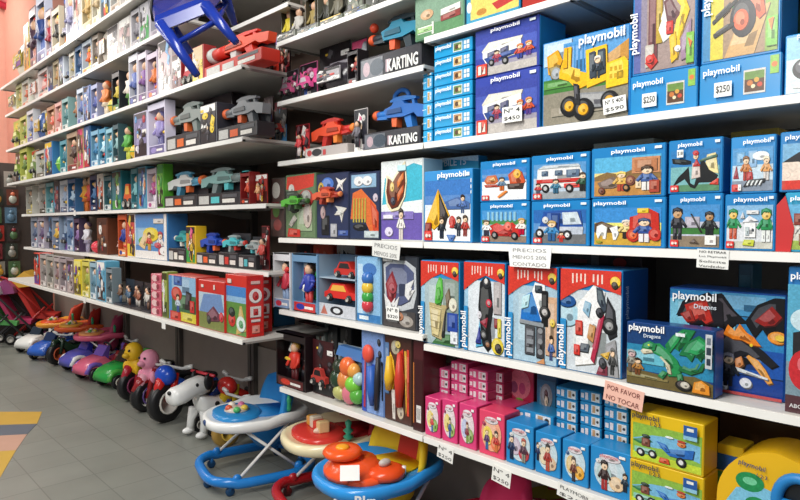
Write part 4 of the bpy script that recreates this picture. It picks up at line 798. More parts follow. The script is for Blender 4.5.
names = dict(A='on the top shelf of the far racks', B='on the second highest far shelf', C='on the third highest far shelf', D='on the fourth highest far shelf', E='on the fifth highest far shelf', F='on the second lowest far shelf', G='on the lowest far shelf above ride-ons')
ROWS = dict(
A="""12 24 42 bag f2ead8 d8c850 e0a060|white and yellow filled toy bag
24 30 24 box d8c84c e8a038 f0e8d8|narrow yellow toy box
30 37 8 win 7a6878 503848 c88078|mauve figure window box
37 46 -6 win c6cfe4 2c4480 6074b0|tall pale blue box with navy figure
46 52 10 win b8a8b0 a03040 384878|slim box with red figure
52 60 8 win cfc4ac 403c38 8c8058|beige box with dark figure
60 66 -8 card e6e4e8 a8a4b8 4a4860|tall whitish card with grey figure
66 74 -15 win e4e2ea 8a88a8 c4c0d0|white and lilac doll box
74 82 -15 box dcd8d4 b8b0a0 7c7468|pale grey carton
82 92 -22 win d8cca8 b8985c a89868|tan window box with yellow figure
92 101 -28 win e0dccc c0a880 d8d0b8|cream box with beige doll
101 110 -30 box a8c4d8 dfe8ee 6c98bc|light blue printed carton
110 121 -35 win e6e2da 9c8878 c8b8a8|off white doll box
121 133 -40 box c4beb8 8c8480 e4e0d8|grey white carton
133 147 -45 win b8b4b0 5c5858 9c9490|grey figure window box
147 160 -50 box d4d0cc 7c7c84 a8a4a0|silver grey carton""",
B="""8 16 80 bag f2f0e8 e8d8a0 d8c890|white toy sack
16 22 72 win d8d4a0 c8a850 98a860|yellowish window box
22 29 62 win e8e6da d06c48 e0b8a0|white box with orange doll
29 38 58 bag f4f2ee e09078 e8c8b8|white bag with coral label
38 48 62 win ece2de d8847c e8c4bc|pinkish white doll box
48 53 66 box 3c4048 6c7078 24282c|dark slim carton
53 59 60 win c8b898 a87840 405068|tan striped window box
59 64 56 box dce4ee 8898b8 4c5c88|white carton with blue stripe
64 69 54 card e0e0e4 6c7c9c 303c58|white card with steel figure
69 75 52 win dcd8cc a89050 485870|cream box with gold figure
75 82 46 win 5878a0 28446c 88a8c8|steel blue figure box
82 92 32 win c8d4e0 d86028 e8b038|box with an orange haired yellow figure
92 99 30 win b8aca0 6c5c54 d8ccc0|brown grey figure box
99 107 27 bag c8c0b4 988c80 5c544c|beige toy bag
107 119 26 box e8e2de c8a8a4 a88888|white carton with pink print
119 131 18 box ece6e2 d0b0b0 b89898|white carton with rose print
131 140 6 win cccad0 8c8890 5c5868|light grey window box
140 150 -2 box d4d2d8 a09ca4 706c78|pale grey carton beside the stool
150 165 -12 win c8c4cc 8c8494 b0a8b4|lilac grey box behind the stool
165 180 -22 box b8b4bc 6c6474 948ca0|greyish carton behind the stool""",
C="""10 20 120 card c8c860 889440 e8e8a8|yellow green toy card
20 27 116 win d0cc78 8c9848 e0dca0|lime window box
27 34 110 win dcdce0 7c88b0 4c60a0|white box with blue figure
34 41 112 bag 5068a0 d8b850 e0dcd0|blue toy bag with yellow label
41 47 112 card c8b850 787030 e8dca0|mustard toy card
47 55 106 win b88c70 d8705c e8b0a0|brown box with coral doll
55 62 102 win e0b0a8 c85c58 f0d8d0|pink doll box
62 69 98 win 88b0b0 48787c c8d8d4|teal grey window box
69 77 92 fig a87858 5c3c30 301c18|brown dressed doll
77 84 88 win c0ccdc 5868a0 8898c0|pale blue box with violet figure
84 91 86 box 6c88bc 38508c a8bcdc|mid blue carton
91 98 84 win a0a8cc 485498 c8cce0|periwinkle figure box
98 105 80 fig e08850 e8d8c0 c85c28|orange dressed doll
105 112 80 ball d8b840 50904c e8e0d0|yellow and green play ball
112 120 72 win 20242c c8b038 40804c|black box with yellow figure
120 129 70 fig e8dcd0 70a058 d8b040|white and green doll
129 138 54 win dfe0e8 6878b8 303c68|white box with blue swoosh figure
138 147 52 win d8d0dc 8c60a0 4c3c68|lilac box with purple figure
147 158 52 win c8b8cc e07838 7c4890|purple box with an orange faced figure
158 172 40 box e4dcdc c8a8ac a88c94|tall pinkish white carton
172 182 54 box 8c2428 e8e0dc 5c1c20|dark red carton with white label
182 192 60 veh c8303c e8e4e0 a82830|small red and white toy car
192 204 46 box a03030 e8c8a0 d8d4cc|tall red carton with white tag
204 262 34 gun e04c28 c8c8c4 d83424 x|long red and white blaster""",
D="""12 20 152 card c8cc70 78903c e0e4a8|yellow green figure card
20 28 148 win b8c05c 68803c dce0a0|olive window box
28 36 150 card b8c490 6c8450 e0e8c8|sage toy card
36 45 150 win c8c8c0 8c8c78 605c50|grey green figure box
45 53 142 box 3c78b0 58a048 285c90|blue carton with green spot
53 60 144 ball 68b040 a8d870 387c28|bright green play ball
60 67 140 win 4c98a8 2c6878 a8ccd0|teal window box
67 78 132 win b09880 4c3830 8c2c30|tan box with dark brown figure
78 84 128 box c8a878 e8d0a0 8c6c40|tan slim carton
84 91 126 box 2c6498 4888b8 183c68|dark blue carton
91 99 130 win 7cb0cc 3c7ca8 b8d8e8|light blue figure box
99 106 128 win 58a0c0 b8dce8 28688c|sky blue doll box
106 113 128 win 8cc0d0 4890a8 d8ecf0|aqua figure box
113 119 124 win 406068 88b0b0 283c40|slate window box
119 127 126 fig 58a848 c8d050 285c28|green dressed figure
127 134 128 ball e8b830 50a048 f0e0a0|yellow play ball
134 148 112 box d8d4e8 a8a0cc 8480a8|tall lavender carton
148 166 102 win dcd8ec 9c90c8 6c6898|wide white and lilac toy box
166 200 103 gun 8c9490 e07038 788480|grey green blaster with orange grip
200 217 104 box 34343c f0cc28 50545c|dark carton with a bright yellow block
217 257 97 gun 84888c e0683c 6c7074|big grey blaster with orange muzzle""",
E="""12 20 178 card c8ccb0 788060 98a078|grey green toy card
20 26 176 win c4c4b8 8c8878 585448|grey window box
26 33 174 win d0cec4 989080 c8b868|stone coloured figure box
33 39 180 fig dcd8d0 a8a098 605850|white dressed doll
39 46 176 win c8c4bc 7c7870 3c3830|pale grey box with charcoal figure
46 54 176 win 78b0b8 387880 b8d8dc|teal figure box
54 60 178 box 4c4450 d898a0 a06c78|dark slim box with pink print
60 68 178 win dce0e8 98a8c0 505c78|white box with steel blue figure
68 76 176 win 3c6c9c b0c8dc 1c4470|blue figure window box
76 84 168 fig e0a030 c86c28 4c3020|orange yellow doll
84 90 176 fig d05040 a83830 3c2018|red dressed doll
90 97 170 win 28406c 4c78a8 182848|navy window box
97 104 172 box e8e0d8 d85c38 38506c|white carton with orange print
104 112 176 win 487880 28505c c8d8d8|dark teal figure box
112 122 166 box 2c7c88 c8d048 48a048|teal carton with lime figure
122 131 184 veh e06030 f0b850 b84020|small orange toy truck
131 138 168 win 488c98 88c4c8 285c68|sea green window box
138 147 161 box 58a4c4 dce8ec 3884a8|light blue tall carton
147 157 168 win d8ccd8 b8508c e8e0e8|white box with magenta doll
157 164 164 box 5cac38 88cc58 38802c|narrow bright green carton
164 197 172 gun e8e8e6 e87038 58a0c0|white blaster with orange tip
197 240 168 gun 88b4b0 58c4c8 7c8c8c|pale teal blaster
240 250 172 win 8c2424 d85030 381818|dark red blaster pack
250 262 174 card a83028 e8b080 c84830|red blaster card""",
F="""24 31 216 win a8a498 685c50 c8b8a0|brown grey figure box
31 38 216 win 98a0b0 586480 c8ccd8|blue grey figure box
38 45 216 win b0a8b8 685878 d8d4e0|mauve grey window box
45 52 214 card 7c8ca4 3c5070 b0bccc|slate toy card
52 60 212 win 90a0b8 d8b048 4c6080|grey blue box with gold figure
60 67 211 card 6884a8 30486c a0b4cc|denim toy card
67 74 212 win 88a0c0 44608c c8d4e4|pale denim figure box
74 80 218 win 4c3c58 8c6ca0 281c30|dark purple window box
80 86 222 fig d8d4dc a8a0b8 503c50|white and lilac doll
86 97 241 ball d83448 e8707c a82038|crimson play ball
97 108 218 box 6c3c28 a06840 3c2018|brown carton
108 118 236 fig e8c0b8 e8e0d0 1c1818|pink and cream doll
118 127 212 win d85c30 2c3c8c f0a060|orange box with navy figure
127 136 212 box e8e4e4 c84c48 584848|white carton with red strip
168 186 222 gun 38a0a0 e8e4d8 2c8488|teal blaster held upright
186 196 226 box e0b828 c8903c 8c8c88|yellow topped toy pack
196 218 230 gun 2850b8 e86838 1c3c98|royal blue blaster
218 238 224 gun 50c0c8 d04038 98a4a4|turquoise and grey blaster
238 256 228 gun 9ca8a8 58b8c0 b0b0ac|silver blaster with aqua side
256 264 226 card 7c2024 c85048 401414|dark red toy card""",
G="""34 40 252 box d8402c e87850 a82c20|red slim carton
40 47 254 win b0a8a4 7c7470 d8d0cc|pinkish grey figure box
47 54 256 win a8a49c 605850 ccc4b8|warm grey window box
54 60 257 win b4a8a8 8c6c6c e0d0cc|rose grey doll box
60 67 258 win a09498 604c54 d0c4c8|dusky figure box
67 74 260 box 8c7c80 b8a8a8 584c50|taupe carton
74 82 260 box e0cc30 f0e888 a89820|bright yellow carton
82 90 261 win d8cc60 98a040 f0e8a0|yellow green figure box
90 97 262 win 98b8c8 5c8498 d0e0e8|pale blue grey box
97 106 258 box 60a8c8 3c88ac a0d0e4|sky blue carton
106 113 268 win 788890 3c484c b8c4c8|steel window box
113 122 280 set 28303c 7c5c48 48607c c8b8a8|dark tray of brown and blue figures
122 131 282 set 24242c 506880 8c5840 d8d0c8|dark tray of blue figures
131 141 284 set 302c30 985840 c0b8b0 405068|dark tray of rust figures
141 150 286 set 282830 c8c4bc 7c5c4c 4c5868|dark tray of pale figures
162 168 272 box 7c8c38 4c5c28 a8b860|narrow olive carton""")
n_ = 0
CAP = {}
ks = list('ABCDEFG')
for i, k in enumerate(ks): CAP[k] = .62 if i == 0 else FL[ks[i - 1]][0] - FL[k][0] - .024
for k, txt in ROWS.items():
    Z, X = FL[k]
    for i, l in enumerate(txt.split('\n')):
        if k == 'B' and float(l.split()[0]) > 195: continue
        item(l, X, Z, names[k], n_ + i, cap=CAP[k])
    n_ += 40
# pink boxes stacked on the lowest far shelf
Z, X = FL['G']
ym, w_, ht = place(151, 161, 274, X + .02, Z)
for k in range(5):
    r = carton('small pink cube box, %s in the stack beside the tray of pale figures' % ['lowest', 'second from bottom', 'middle', 'second from top', 'topmost'][k], 151, 161, 0, X + .02, Z + k * ht / 5, 'c85c70', .09, 'a84458', h=ht / 5 - .001, group='pink cube boxes stacked on the far shelf')[0]
    pic(r, [E('e8c0c0', .4, .5, .3, .4), E('8c3044', .7, .5, .14, .3)], w_, ht / 5)
def farbox(label, p0, p1, yt, c, art, side=None, d=.12, dx=.02):
    r, w_, h_ = carton(label, p0, p1, yt, X + dx, Z, c, d, side)
    pic(r, art, w_ * .96, h_ * .97, -w_ * .48, h_ * .015)
    return r, w_, h_
r, w_, h_ = carton('large blue toy box with yellow and red garden scene on the second lowest far shelf', 136, 168, 214, FL['F'][1] + .02, FL['F'][0], '4c8cc8', .12, '3c74b0', h=None)
pic(r, [R('4c8cc8', 0, 0, 1, 1), R('88b8d8', 0, .3, .7, .7), R('f0ece8', 0, 0, 1, .18), E('e8d040', .5, .55, .25, .16), E('68a848', .3, .4, .2, .1), G('e8c890', .1, .3, .3, .6, .4, .5, .3, .2), FIG(.45, .2, .4, 'd84838', 'd8a040'), FIG(.8, .12, .5, 'e8e0dc', 'c83848', 'b03038'), E('c84858', .72, .32, .1, .06), E('f4f0ee', .9, .2, .12, .09), R('e0d8d0', .6, .8, .9, .9), R('f0ece8', .92, .0, 1, 1)], w_ * .98, h_ * .98, -w_ * .49, h_ * .01)
farbox('red and blue toy box with yellow base, beside the olive carton', 169, 197, 276, 'c03428', [R('4c90c8', 0, 0, .12, 1), R('8cb8d8', .12, .55, 1, 1), R('3060a8', .2, .8, .5, 1), R('3c6c48', .12, .2, 1, .6), E('c83c2c', .3, .6, .2, .16), G('202024', .6, .3, .66, .7, .85, .66, .8, .3), R('d8c83c', .45, .02, 1, .22), R('c83428', .05, 0, .45, .2), FIG(.35, .2, .4, 'c8d8e8', '3858a0'), R('c82c28', .8, .25, .95, .5)])
farbox('red topped toy box with a cyclist like rider scene', 199, 225, 281, 'c82c24', [R('b8ccd8', 0, 0, 1, .76), G('7090c0', 0, .3, .2, .72, .9, .76, 1, .4), R('7c8448', 0, 0, 1, .34), G('6c3848', .3, .3, .6, .5, .9, .3, .8, .2, .4, .16), R('e8d8d0', .1, .86, .2, .92), R('e8d8d0', .6, .84, .66, .94), E('303030', .4, .2, .08), E('d0303c', .9, .3, .08, .1)])
for q, lab in enumerate(('red topped toy box with blue sky, green field and white ball, at the shelf end', 'red toy box standing behind the white ball box, only its lettered end showing')):
    r, w_, h_ = farbox(lab, 226 + 9 * q, 247 + 9 * q, 275, 'd03024', [R('4484c8', 0, 0, 1, .82), R('90b8d8', 0, .5, 1, .65), R('5c8c40', 0, 0, 1, .55), G('c8a860', .5, .0, .7, .5, .8, .5, 1, .1), E('c83028', .3, .25, .18, .12), E('1c2c24', .3, .38, .16, .08), E('d8e4dc', .75, .2, .22, .13), E('58a068', .75, .2, .1, .06), R('e8d0c8', .1, .87, .3, .94)], d=.085, dx=.03 + .09 * q)
    o = pic(r, [R('d42c28', 0, 0, 1, 1), E('f0e8e4', .5, .68, .42, .12), E('c42424', .5, .68, .2, .07), R('e8dcd8', .15, .32, .85, .5), R('c42424', .35, .36, .65, .46), R('ecdcd8', .2, .24, .8, .28), R('e89080', .25, .05, .75, .18), R('e8c0b8', .2, .88, .8, .93)], .075, h_ * .96, -.0375, h_ * .02, name='end_print')
    o.location = (w_ / 2, .0425, 0); o.rotation_euler = (0, 0, PI / 2)
for tx, ty in ((75, 213), (83, 300), (162, 325)):
    n3 = {75: 'small blank price tag on the second lowest far shelf edge', 83: 'small blank price tag under the yellow cartons on the lowest far shelf', 162: 'small blank price tag under the pink cube stack'}[tx]
    Xt = (FL['E'][1] if tx == 75 else FL['G'][1]) - .007
    yt = y_at(tx, Xt, 1.2); zt_ = z_at(ty, Xt, yt)
    b = MB(); b.box(-.022, .022, 0, .001, -.02, .02, 'f0eeea'); o = b.build('price_tag', None, (Xt, yt, zt_), RZ); tag(o, n3, 'price tag')
farbox('blue and green toy box at the shelf end, right of the red games', 266, 274, 278, '2c6c98', [R('4890b8', 0, .4, 1, 1), R('3c7c48', 0, 0, 1, .4), E('c03028', .5, .12, .5, .12)], dx=.27)
# items behind the far corner, between blasters and the middle bay
for l, k, xo in (("263 274 36 card 381c1c d84030 c8c4bc|black card with red blaster", 'C', .2), ("274 285 40 card 2c1c20 c83c30 e8a8a0|dark card with red tipped gun", 'C', .24), ("258 268 96 card 401c1c e8603c 8c8c88|dark red card with orange blaster", 'D', .16), ("269 282 100 card 241818 b83c34 c8c4bc|black card with a red and white gun", 'D', .22)):
    item(l, FL[k][1], FL[k][0], names[k] + ' corner', 11, xoff=xo, cap=.24)

Zd = FL['D'][0]
r, w_, h_ = carton('dark toy box behind the big grey blaster, orange tube toy lying on top', 190, 232, 99, 1.52, Zd, '2c2428', .1)
pic(r, [R('3c2c30', 0, 0, 1, 1), R('b83c30', .1, .5, .4, .8), R('c8c4bc', .5, .6, .9, .8), E('d87838', .6, .3, .1)] + [R('8c8c88', .1 * i, .1, .1 * i + .05, .3) for i in range(1, 8)], w_, h_)
yc = r.location.y
r = empty('toy_tube_launcher', (1.57, yc, Zd + h_ + .002), RZ); tag(r, 'orange and red tube shaped toy launcher lying above the grey blasters', 'toy launcher')
b = MB(); b.tube([(-w_ * .35, 0, .035), (w_ * .3, 0, .035)], [.026, .032], ('f06030', .3), 12); b.build('tube', r)
b = MB(); b.lathe([(.035, 0), (.034, .02), (.022, .05)], ('d83424', .3), (w_ * .3, 0, .035), 'x', 12); b.build('muzzle', r)
b = MB(); b.tube([(-w_ * .6, 0, .026), (-w_ * .35, 0, .03)], [.014, .02], ('24386c', .3), 10); b.build('stock', r)
# ---- middle bay
zt2, ztop, z3, zb = ZS['t2'], ZS['top'], ZS['s3m'], ZS['base']
def mid(txt, Z, wh, xo=.02, cap=9, dp=None, seed=500):
    for i, l in enumerate(txt.split('\n')): item(l, D, Z, wh, seed + i, xoff=xo, cap=cap, depth=dp)
mid("""281 291 0 win 403c30 e0cc38 8c8c80|dark box with a yellow square figure
292 304 -6 set 504c40 c8c4bc 706858|olive tray of white and grey figures
305 316 -8 win 4c4434 a08c50 605c48|khaki box with tan figure
317 329 -14 win 5c5c50 303028 98947c|camouflage grey box
330 346 -18 set 545448 787464 3c3c34|grey green tray of soldiers
347 364 -22 box 3c3830 8c8470 5c6450|dark printed carton
365 386 -30 box 4c5448 98a088 2c3028|moss green carton""", ztop, 'on the top shelf of the middle bay', xo=.1)
mid("""276 295 32 box 6c7064 b4b4a8 383c34|low grey green package
296 318 26 box 74786c a8a89c 404438|low camouflage package
319 342 18 box 6c7464 b0b4a0 484c40|low sage package
343 366 8 box 788070 b8bcac 50544c|low pale green package""", ztop, 'on the front of the middle top shelf', cap=.06, dp=.07)
mid("""276 293 70 card 58505c d05c8c c8bcc4|mauve card with pink ribbon
294 312 62 card a85078 e8589c d8ccd4|pink card with magenta band
313 346 60 bag 302c34 a8a4a8 706c74|black bag filled with grey toy pieces
347 358 50 win 201c20 a03c38 504c50|black box with maroon figure""", zt2, 'on the middle bay shelf below the soldiers')
mid("""314 345 36 card 1c1a20 8c8890 b84040|large black card with grey vehicle
346 362 38 card 3c3c44 a0a8b0 686c74|grey card with clear wheel""", zt2, 'standing at the back of the middle bay', xo=.12)
mid("""290 304 124 card a02c34 e04c50 e8dcd8|red and pink toy card
348 362 108 card c8c4c0 6c6870 303038|pale grey card with dark vehicle""", ZS['s1'], 'on the middle bay shelf with the orange blaster')
def biggun(label, p0, p1, ytop, Z, c1, c2, c3, flip=-1, trayh=.35, txt_=None, tray='35353b', artc=('6c7078', 'b8a0a8', '404c58')):
    ym, w_, h_ = place(p0, p1, ytop, D + .03, Z)
    r = empty('toy_blaster', (D + .03, ym, Z + .0006), RZ); tag(r, label, 'toy blaster')
    ht = h_ * trayh
    b = MB(); b.rbox(-w_ / 2, w_ / 2, 0, .1, 0, ht, (tray, .4), .003); b.build('display_tray', r)
    pic(r, [R(artc[0], .02, .1, .4, .9), E(artc[1], .12, .5, .06, .3), E(artc[2], .3, .5, .12, .35), R(artc[1], .45, .2, .52, .7)], w_, ht)
    if txt_: text(r, txt_, w_ * .0, ht * .15, w_ * .48, ht * .5, 'f0f0ec', 0, -.008, heavy=.03)
    blaster(r, 0, .05, ht + w_ * .16, w_ * .98, c1, c2, c3, flip)
    return r, w_, h_, ht
r, w_, h_, ht = biggun('teal blaster with orange foregrip on a black tray, middle bay, upper', 360, 421, 17, zt2, '1c84a4', 'e85c30', '24343c', -1, .42, 'KARTING')
b = MB(); b.lathe([(w_ * .02, 0), (w_ * .035, .005), (w_ * .035, .05), (w_ * .02, .055)], 'e85830', (w_ * .38, .05, ht + w_ * .46), 'x', 10); b.ball((-w_ * .42, .05, ht + w_ * .38), .018, 'e85030'); b.build('sight', r)
biggun('orange and red blaster in white tray on the middle bay shelf', 305, 347, 114, ZS['s1'], 'e8502c', 'f08838', 'c83028', 1, .25, None, 'b8b0ac', ('d8d4d0', 'c85050', '404040'))
r, w_, h_, ht = biggun('blue water blaster with carry handle on the middle bay shelf', 364, 420, 102, ZS['s1'], '2468b8', 'e86838', '2c78c8', -1, .4, 'KARTING')
b = MB(); b.tube([(w_ * (.02 + .13 * math.cos(a * PI / 8)), .05, ht + w_ * .4 + w_ * .1 * math.sin(a * PI / 8)) for a in range(9)], .009, '2464b0'); b.build('carry_handle', r)
mid("""340 362 98 box d8d4cc b8b0a8 a09890|creased white paper box""", ZS['s1'], 'leaning at the back of the middle bay', xo=.32, cap=.16)
# S2 middle
def mcard(label, p0, p1, yt, c, art, Z=z2, dep=.06, name='toy_card', cat='toy card', xo=.03, cap=9):
    ym, w_, h_ = place(p0, p1, yt, D + xo, Z); h_ = min(h_, cap, headroom(ym, w_, Z))
    r = empty(name, (D + xo, ym, Z + .0006), RZ); tag(r, label, cat)
    b = MB(); b.rbox(-w_ / 2, w_ / 2, 0, dep, 0, h_, (c, .3), .003); b.build('carton', r)
    pic(r, art, w_ * .97, h_ * .97, -w_ * .485, h_ * .015)
    return r, w_, h_
r, w_, h_ = mcard('narrow dark toy card with green creature print, leftmost on the shelf left of the playset', 271, 285, 178, '3c3430', [R('4c3c38', 0, 0, 1, 1), R('6c2c2c', 0, .3, .6, .6), E('b8b4ac', .4, .8, .3, .14), E('68a048', .4, .45, .25, .12), E('8c4844', .5, .2, .3, .1)])
r, w_, h_ = mcard('green jungle toy card with red header and lime dart gun', 286, 316, 174, '5c7858', [R('68805c', 0, 0, 1, 1), R('9cb08c', .4, .1, .9, .5), G('d84434', .05, .98, .02, .78, .3, .74, .95, .8, .98, 1), E('d8d0c8', .2, .78, .1, .08), R('404c40', 0, .5, .4, .75), E('b03c38', .7, .62, .25, .14), E('a8a4a0', .7, .66, .16, .09), E('c8b8ac', .75, .35, .14, .2), G('c83428', .05, 0, .1, .14, .5, .12, .5, 0), G('b4b0a4', .1, .2, .3, .36, .4, .3, .2, .16), E('2c3428', .3, .45, .16, .05)])
blaster(r, 0, -.02, h_ * .52, w_ * .8, '5cb840', '386030', '404840', 1)
r, w_, h_ = mcard('navy toy card with orange blaster, gold badge and silver claw print', 317, 349, 173, '28304c', [R('2c3454', 0, 0, 1, 1), E('4c78c8', .35, .85, .2, .1), G('e8e4e0', .62, .94, .7, .84, .62, .74, .74, .8, .84, .72, .82, .84, .96, .92, .8, .88), E('c8a840', .14, .76, .1, .12), E('2c3c2c', .14, .77, .05, .07), G('d8d4cc', .6, .5, .7, .42, .56, .36, .74, .36, .8, .24, .86, .4, .96, .46, .8, .48), R('1c1c20', .15, .05, .4, .35), E('b89898', .2, .4, .08, .1), R('a8a8ac', .45, .02, .65, .22), R('3c5498', .7, .04, 1, .12)])
blaster(r, 0, -.02, h_ * .62, w_ * .8, 'd85c3c', 'e88850', 'a83c2c', 1)
r, w_, h_ = mcard('blue toy card with a big orange fan shaped toy', 350, 380, 172, '28304c', [R('283454', 0, 0, 1, 1), R('8cb0cc', .05, .78, .9, .98), E('e8e8e8', .3, .88, .16, .07), E('e8e8e8', .6, .88, .16, .07), G('d86c34', .02, .3, .1, .7, .4, .76, .9, .5, .96, .1, .7, .1, .5, .3), [G('b8a848', .1 + i * .1, .25, .12 + i * .1, .62, .16 + i * .1, .62, .15 + i * .1, .25) for i in range(5)], G('c84828', .7, .6, .98, .4, .98, .1, .8, .1), E('1c1c20', .35, .18, .25, .05), R('b8c4c8', .5, .02, .98, .12), E('c8b8c4', .88, .62, .08, .06)])
# S3 middle
mid("""296 312 243 box 6c1c1c c83c30 301010|dark red small carton
313 334 243 box c05038 f0d8c8 381c18|orange red carton with silhouette
336 357 243 box c45034 f4dccc 3c1c18|rust red carton with silhouette""", z3 + .001, 'at the back under the paper sign', xo=.28, cap=.30)
mid("""273 291 253 win dcdce0 c8384c 8ca4c8|white window box, red and white figure
292 318 254 win 6c94b8 2c3ca0 c83838|blue box, blue and red figure""", z3, 'on the middle bay shelf beside the car')
ym, w_, h_ = place(319, 356, 256, D + .03, z3)
h_ = min(h_, .3)
r = empty('window_toy_box', (D + .03, ym, z3 + .0006), RZ); tag(r, 'pale blue window box holding a red toy racing car, middle bay', 'toy box')
b = MB(); b.box(-w_ / 2, w_ / 2, .11, .115, 0, h_, '6c88a4'); b.box(-w_ / 2, w_ / 2, 0, .11, 0, .01, '8ca4b8'); b.box(-w_ / 2, w_ / 2, 0, .11, h_ * .62, h_ * .62 + .004, 'a8bccc')
b.box(-w_ / 2, -w_ / 2 + .004, 0, .11, .01, h_, '8ca4b8'); b.box(w_ / 2 - .004, w_ / 2, 0, .11, .01, h_, '8ca4b8'); b.build('carton', r)
b = MB(); vehicle(b, 0, .05, h_ * .24, w_ * .85, h_ * .3, 'd82c24', 'e8b048', d=.07); b.build('toy_car', r)
b = MB(); vehicle(b, w_ * .12, .05, h_ * .64, w_ * .6, h_ * .26, 'c83028', '282828', d=.06); b.build('toy_car', r)
pic(r, [R('c8ccd4', 0, 0, 1, 1), E('202024', .5, .5, .18, .35), E('d8dce0', .5, .5, .1, .2), G('b86c5c', .05, .1, .15, .9, .25, .1)], w_ * .98, h_ * .2, -w_ * .49, .002)
r, w_, h_ = mcard('light blue toy box with a column of coloured balls, middle bay', 357, 381, 257, '80b4dc', [R('90c0e4', 0, 0, 1, 1), R('c0dcf0', .05, .1, .25, .9), E('4878b8', .55, .82, .3, .1), R('3c7cb8', 0, 0, 1, .12), R('e0ecf4', .1, .03, .5, .09)], z3)
for c, q in (('3c70b8', .68), ('e8c040', .54), ('3ca048', .4), ('d03c48', .27)):
    b = MB(); b.ball((w_ * .05, -.012, h_ * q), (.026, .02, .026), (c, .25)); b.build('toy_ball', r)
r, w_, h_ = mcard('large dark toy box with silver angular frame design and white sticker, middle bay', 382, 418, 256, '30343c', [R('383c44', 0, 0, 1, 1), G('c4c8cc', .1, .2, .04, .88, .2, .95, .7, .95, .96, .86, .98, .5, .9, .3, .6, .24), G('545c80', .14, .3, .1, .84, .24, .9, .68, .9, .9, .8, .9, .54, .8, .4, .55, .32), R('e8e8e4', .02, .93, .3, .97), G('8c2c34', .2, .3, .1, .6, .3, .8, .44, .6, .36, .3), E('a04048', .3, .55, .12, .08), G('e0e0e0', .06, .46, .3, .3, .5, .44, .42, .26, .3, .2, .1, .3), G('e0e0e0', .68, .62, .92, .7, .8, .54, .94, .56, .76, .4, .66, .46), R('484444', .05, 0, .95, .24), E('a09890', .7, .1, .2, .08), E('b87c5c', .5, .16, .12, .06)], z3, .09)
sticker(r, -w_ * .15, h_ * .2, w_ * .36, h_ * .18, ['Nº 8', '$320'])
# bottom middle
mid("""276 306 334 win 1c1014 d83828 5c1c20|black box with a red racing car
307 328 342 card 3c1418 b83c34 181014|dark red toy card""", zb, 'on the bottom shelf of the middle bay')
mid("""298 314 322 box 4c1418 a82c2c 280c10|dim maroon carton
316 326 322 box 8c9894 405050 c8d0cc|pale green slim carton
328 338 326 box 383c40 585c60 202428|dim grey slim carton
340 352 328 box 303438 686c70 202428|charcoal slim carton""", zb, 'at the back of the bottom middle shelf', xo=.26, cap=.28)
r, w_, h_ = mcard('blue sports set box with blue bats and a red ball, bottom middle shelf', 362, 384, 330, '6c90d0', [R('7c9cd4', 0, 0, 1, 1), R('2c4cb0', 0, 0, .22, .7), G('b83040', .08, .05, .14, .8, .2, .8, .16, .05), G('3858b8', .4, .5, .46, .6, .62, .6, .66, .3, .58, .1, .46, .2), E('202028', .8, .88, .08, .04), E('202028', .84, .74, .08, .04), G('202028', .9, .65, .98, .65, .98, .2, .92, .2), R('a8b8dc', .66, .3, .86, .66)], zb, .05)
b = MB(); b.ball((-w_ * .1, -.012, h_ * .72), (.028, .018, .035), 'e0503c'); b.build('toy_ball', r)
b = MB(); b.tube([(w_ * .02, -.012, h_ * .58), (w_ * .1, -.014, h_ * .3), (w_ * .06, -.012, h_ * .12)], [.016, .02, .008], '2c60b8'); b.build('bat', r)
b = MB(); b.tube([(w_ * .34, -.012, h_ * .7), (w_ * .32, -.014, h_ * .4), (w_ * .26, -.012, h_ * .08)], [.008, .012, .008], '24242c'); b.build('bat', r)
r, w_, h_ = mcard('dark toy box with yellow and red toy weapons, bottom middle shelf', 385, 412, 334, '3c241c', [R('4c2c24', 0, 0, 1, 1), R('5c80b0', 0, .3, .15, .9), G('e8c038', .1, .55, .2, .8, .34, .7, .4, .5, .3, .36, .16, .4), E('b0a890', .4, .86, .16, .08), G('d8d0c8', .25, .36, .38, .36, .4, .02, .3, .02), G('c83828', .5, .8, .7, .86, .74, .5, .66, .2, .52, .2), G('d8a838', .74, .84, .82, .84, .9, .4, .8, .1), E('c8b8a0', .6, .12, .12, .08), R('d84830', .84, .1, .92, .86), E('e8d070', .5, .9, .1, .04)], zb, .06)
b = MB(); b.tube([(-w_ * .28, -.01, h_ * .74), (-w_ * .22, -.014, h_ * .5), (-w_ * .3, -.01, h_ * .36)], [.008, .02, .01], 'e8b828'); b.build('toy_sword', r)
b = MB(); b.tube([(w_ * .12, -.01, h_ * .8), (w_ * .16, -.014, h_ * .5), (w_ * .1, -.01, h_ * .2)], [.008, .02, .012], 'c83424'); b.build('toy_sword', r)
# net of plastic vegetables
ym, w_, h_ = place(329, 361, 348, D + .03, zb)
r = empty('toy_bag', (D + .03, ym, zb + .0006), RZ); tag(r, 'clear bag of coloured plastic vegetables on the bottom middle shelf', 'toy bag')
b = MB(); b.box(-w_ / 2, w_ / 2, .05, .053, 0, h_, ('98a8b0', .2)); b.prism([(-w_ * .4, h_ * .82), (w_ * .45, h_ * .78), (w_ * .45, h_ * .98), (-w_ * .3, h_)], .02, .049, ('5080c0', .25)); b.build('backing_card', r)
rn = random.Random(3)
for i, (a, q, rr, c) in enumerate(((-.25, .62, .035, '2c3828'), (.02, .66, .04, 'e86c34'), (.2, .62, .032, 'e8a048'), (-.3, .4, .04, '28402c'), (-.05, .42, .04, 'd88848'), (.2, .38, .042, '78c840'), (-.2, .18, .04, 'b8b870'), (.08, .2, .038, 'd87888'), (.3, .2, .036, '58a840'), (.36, .5, .03, 'a8c8c8'))):
    b = MB(); b.ball((a * w_, .015, q * h_), (rr, rr * .8, rr * rn.uniform(.8, 1.2)), (c, .25)); b.build('plastic_vegetable', r)
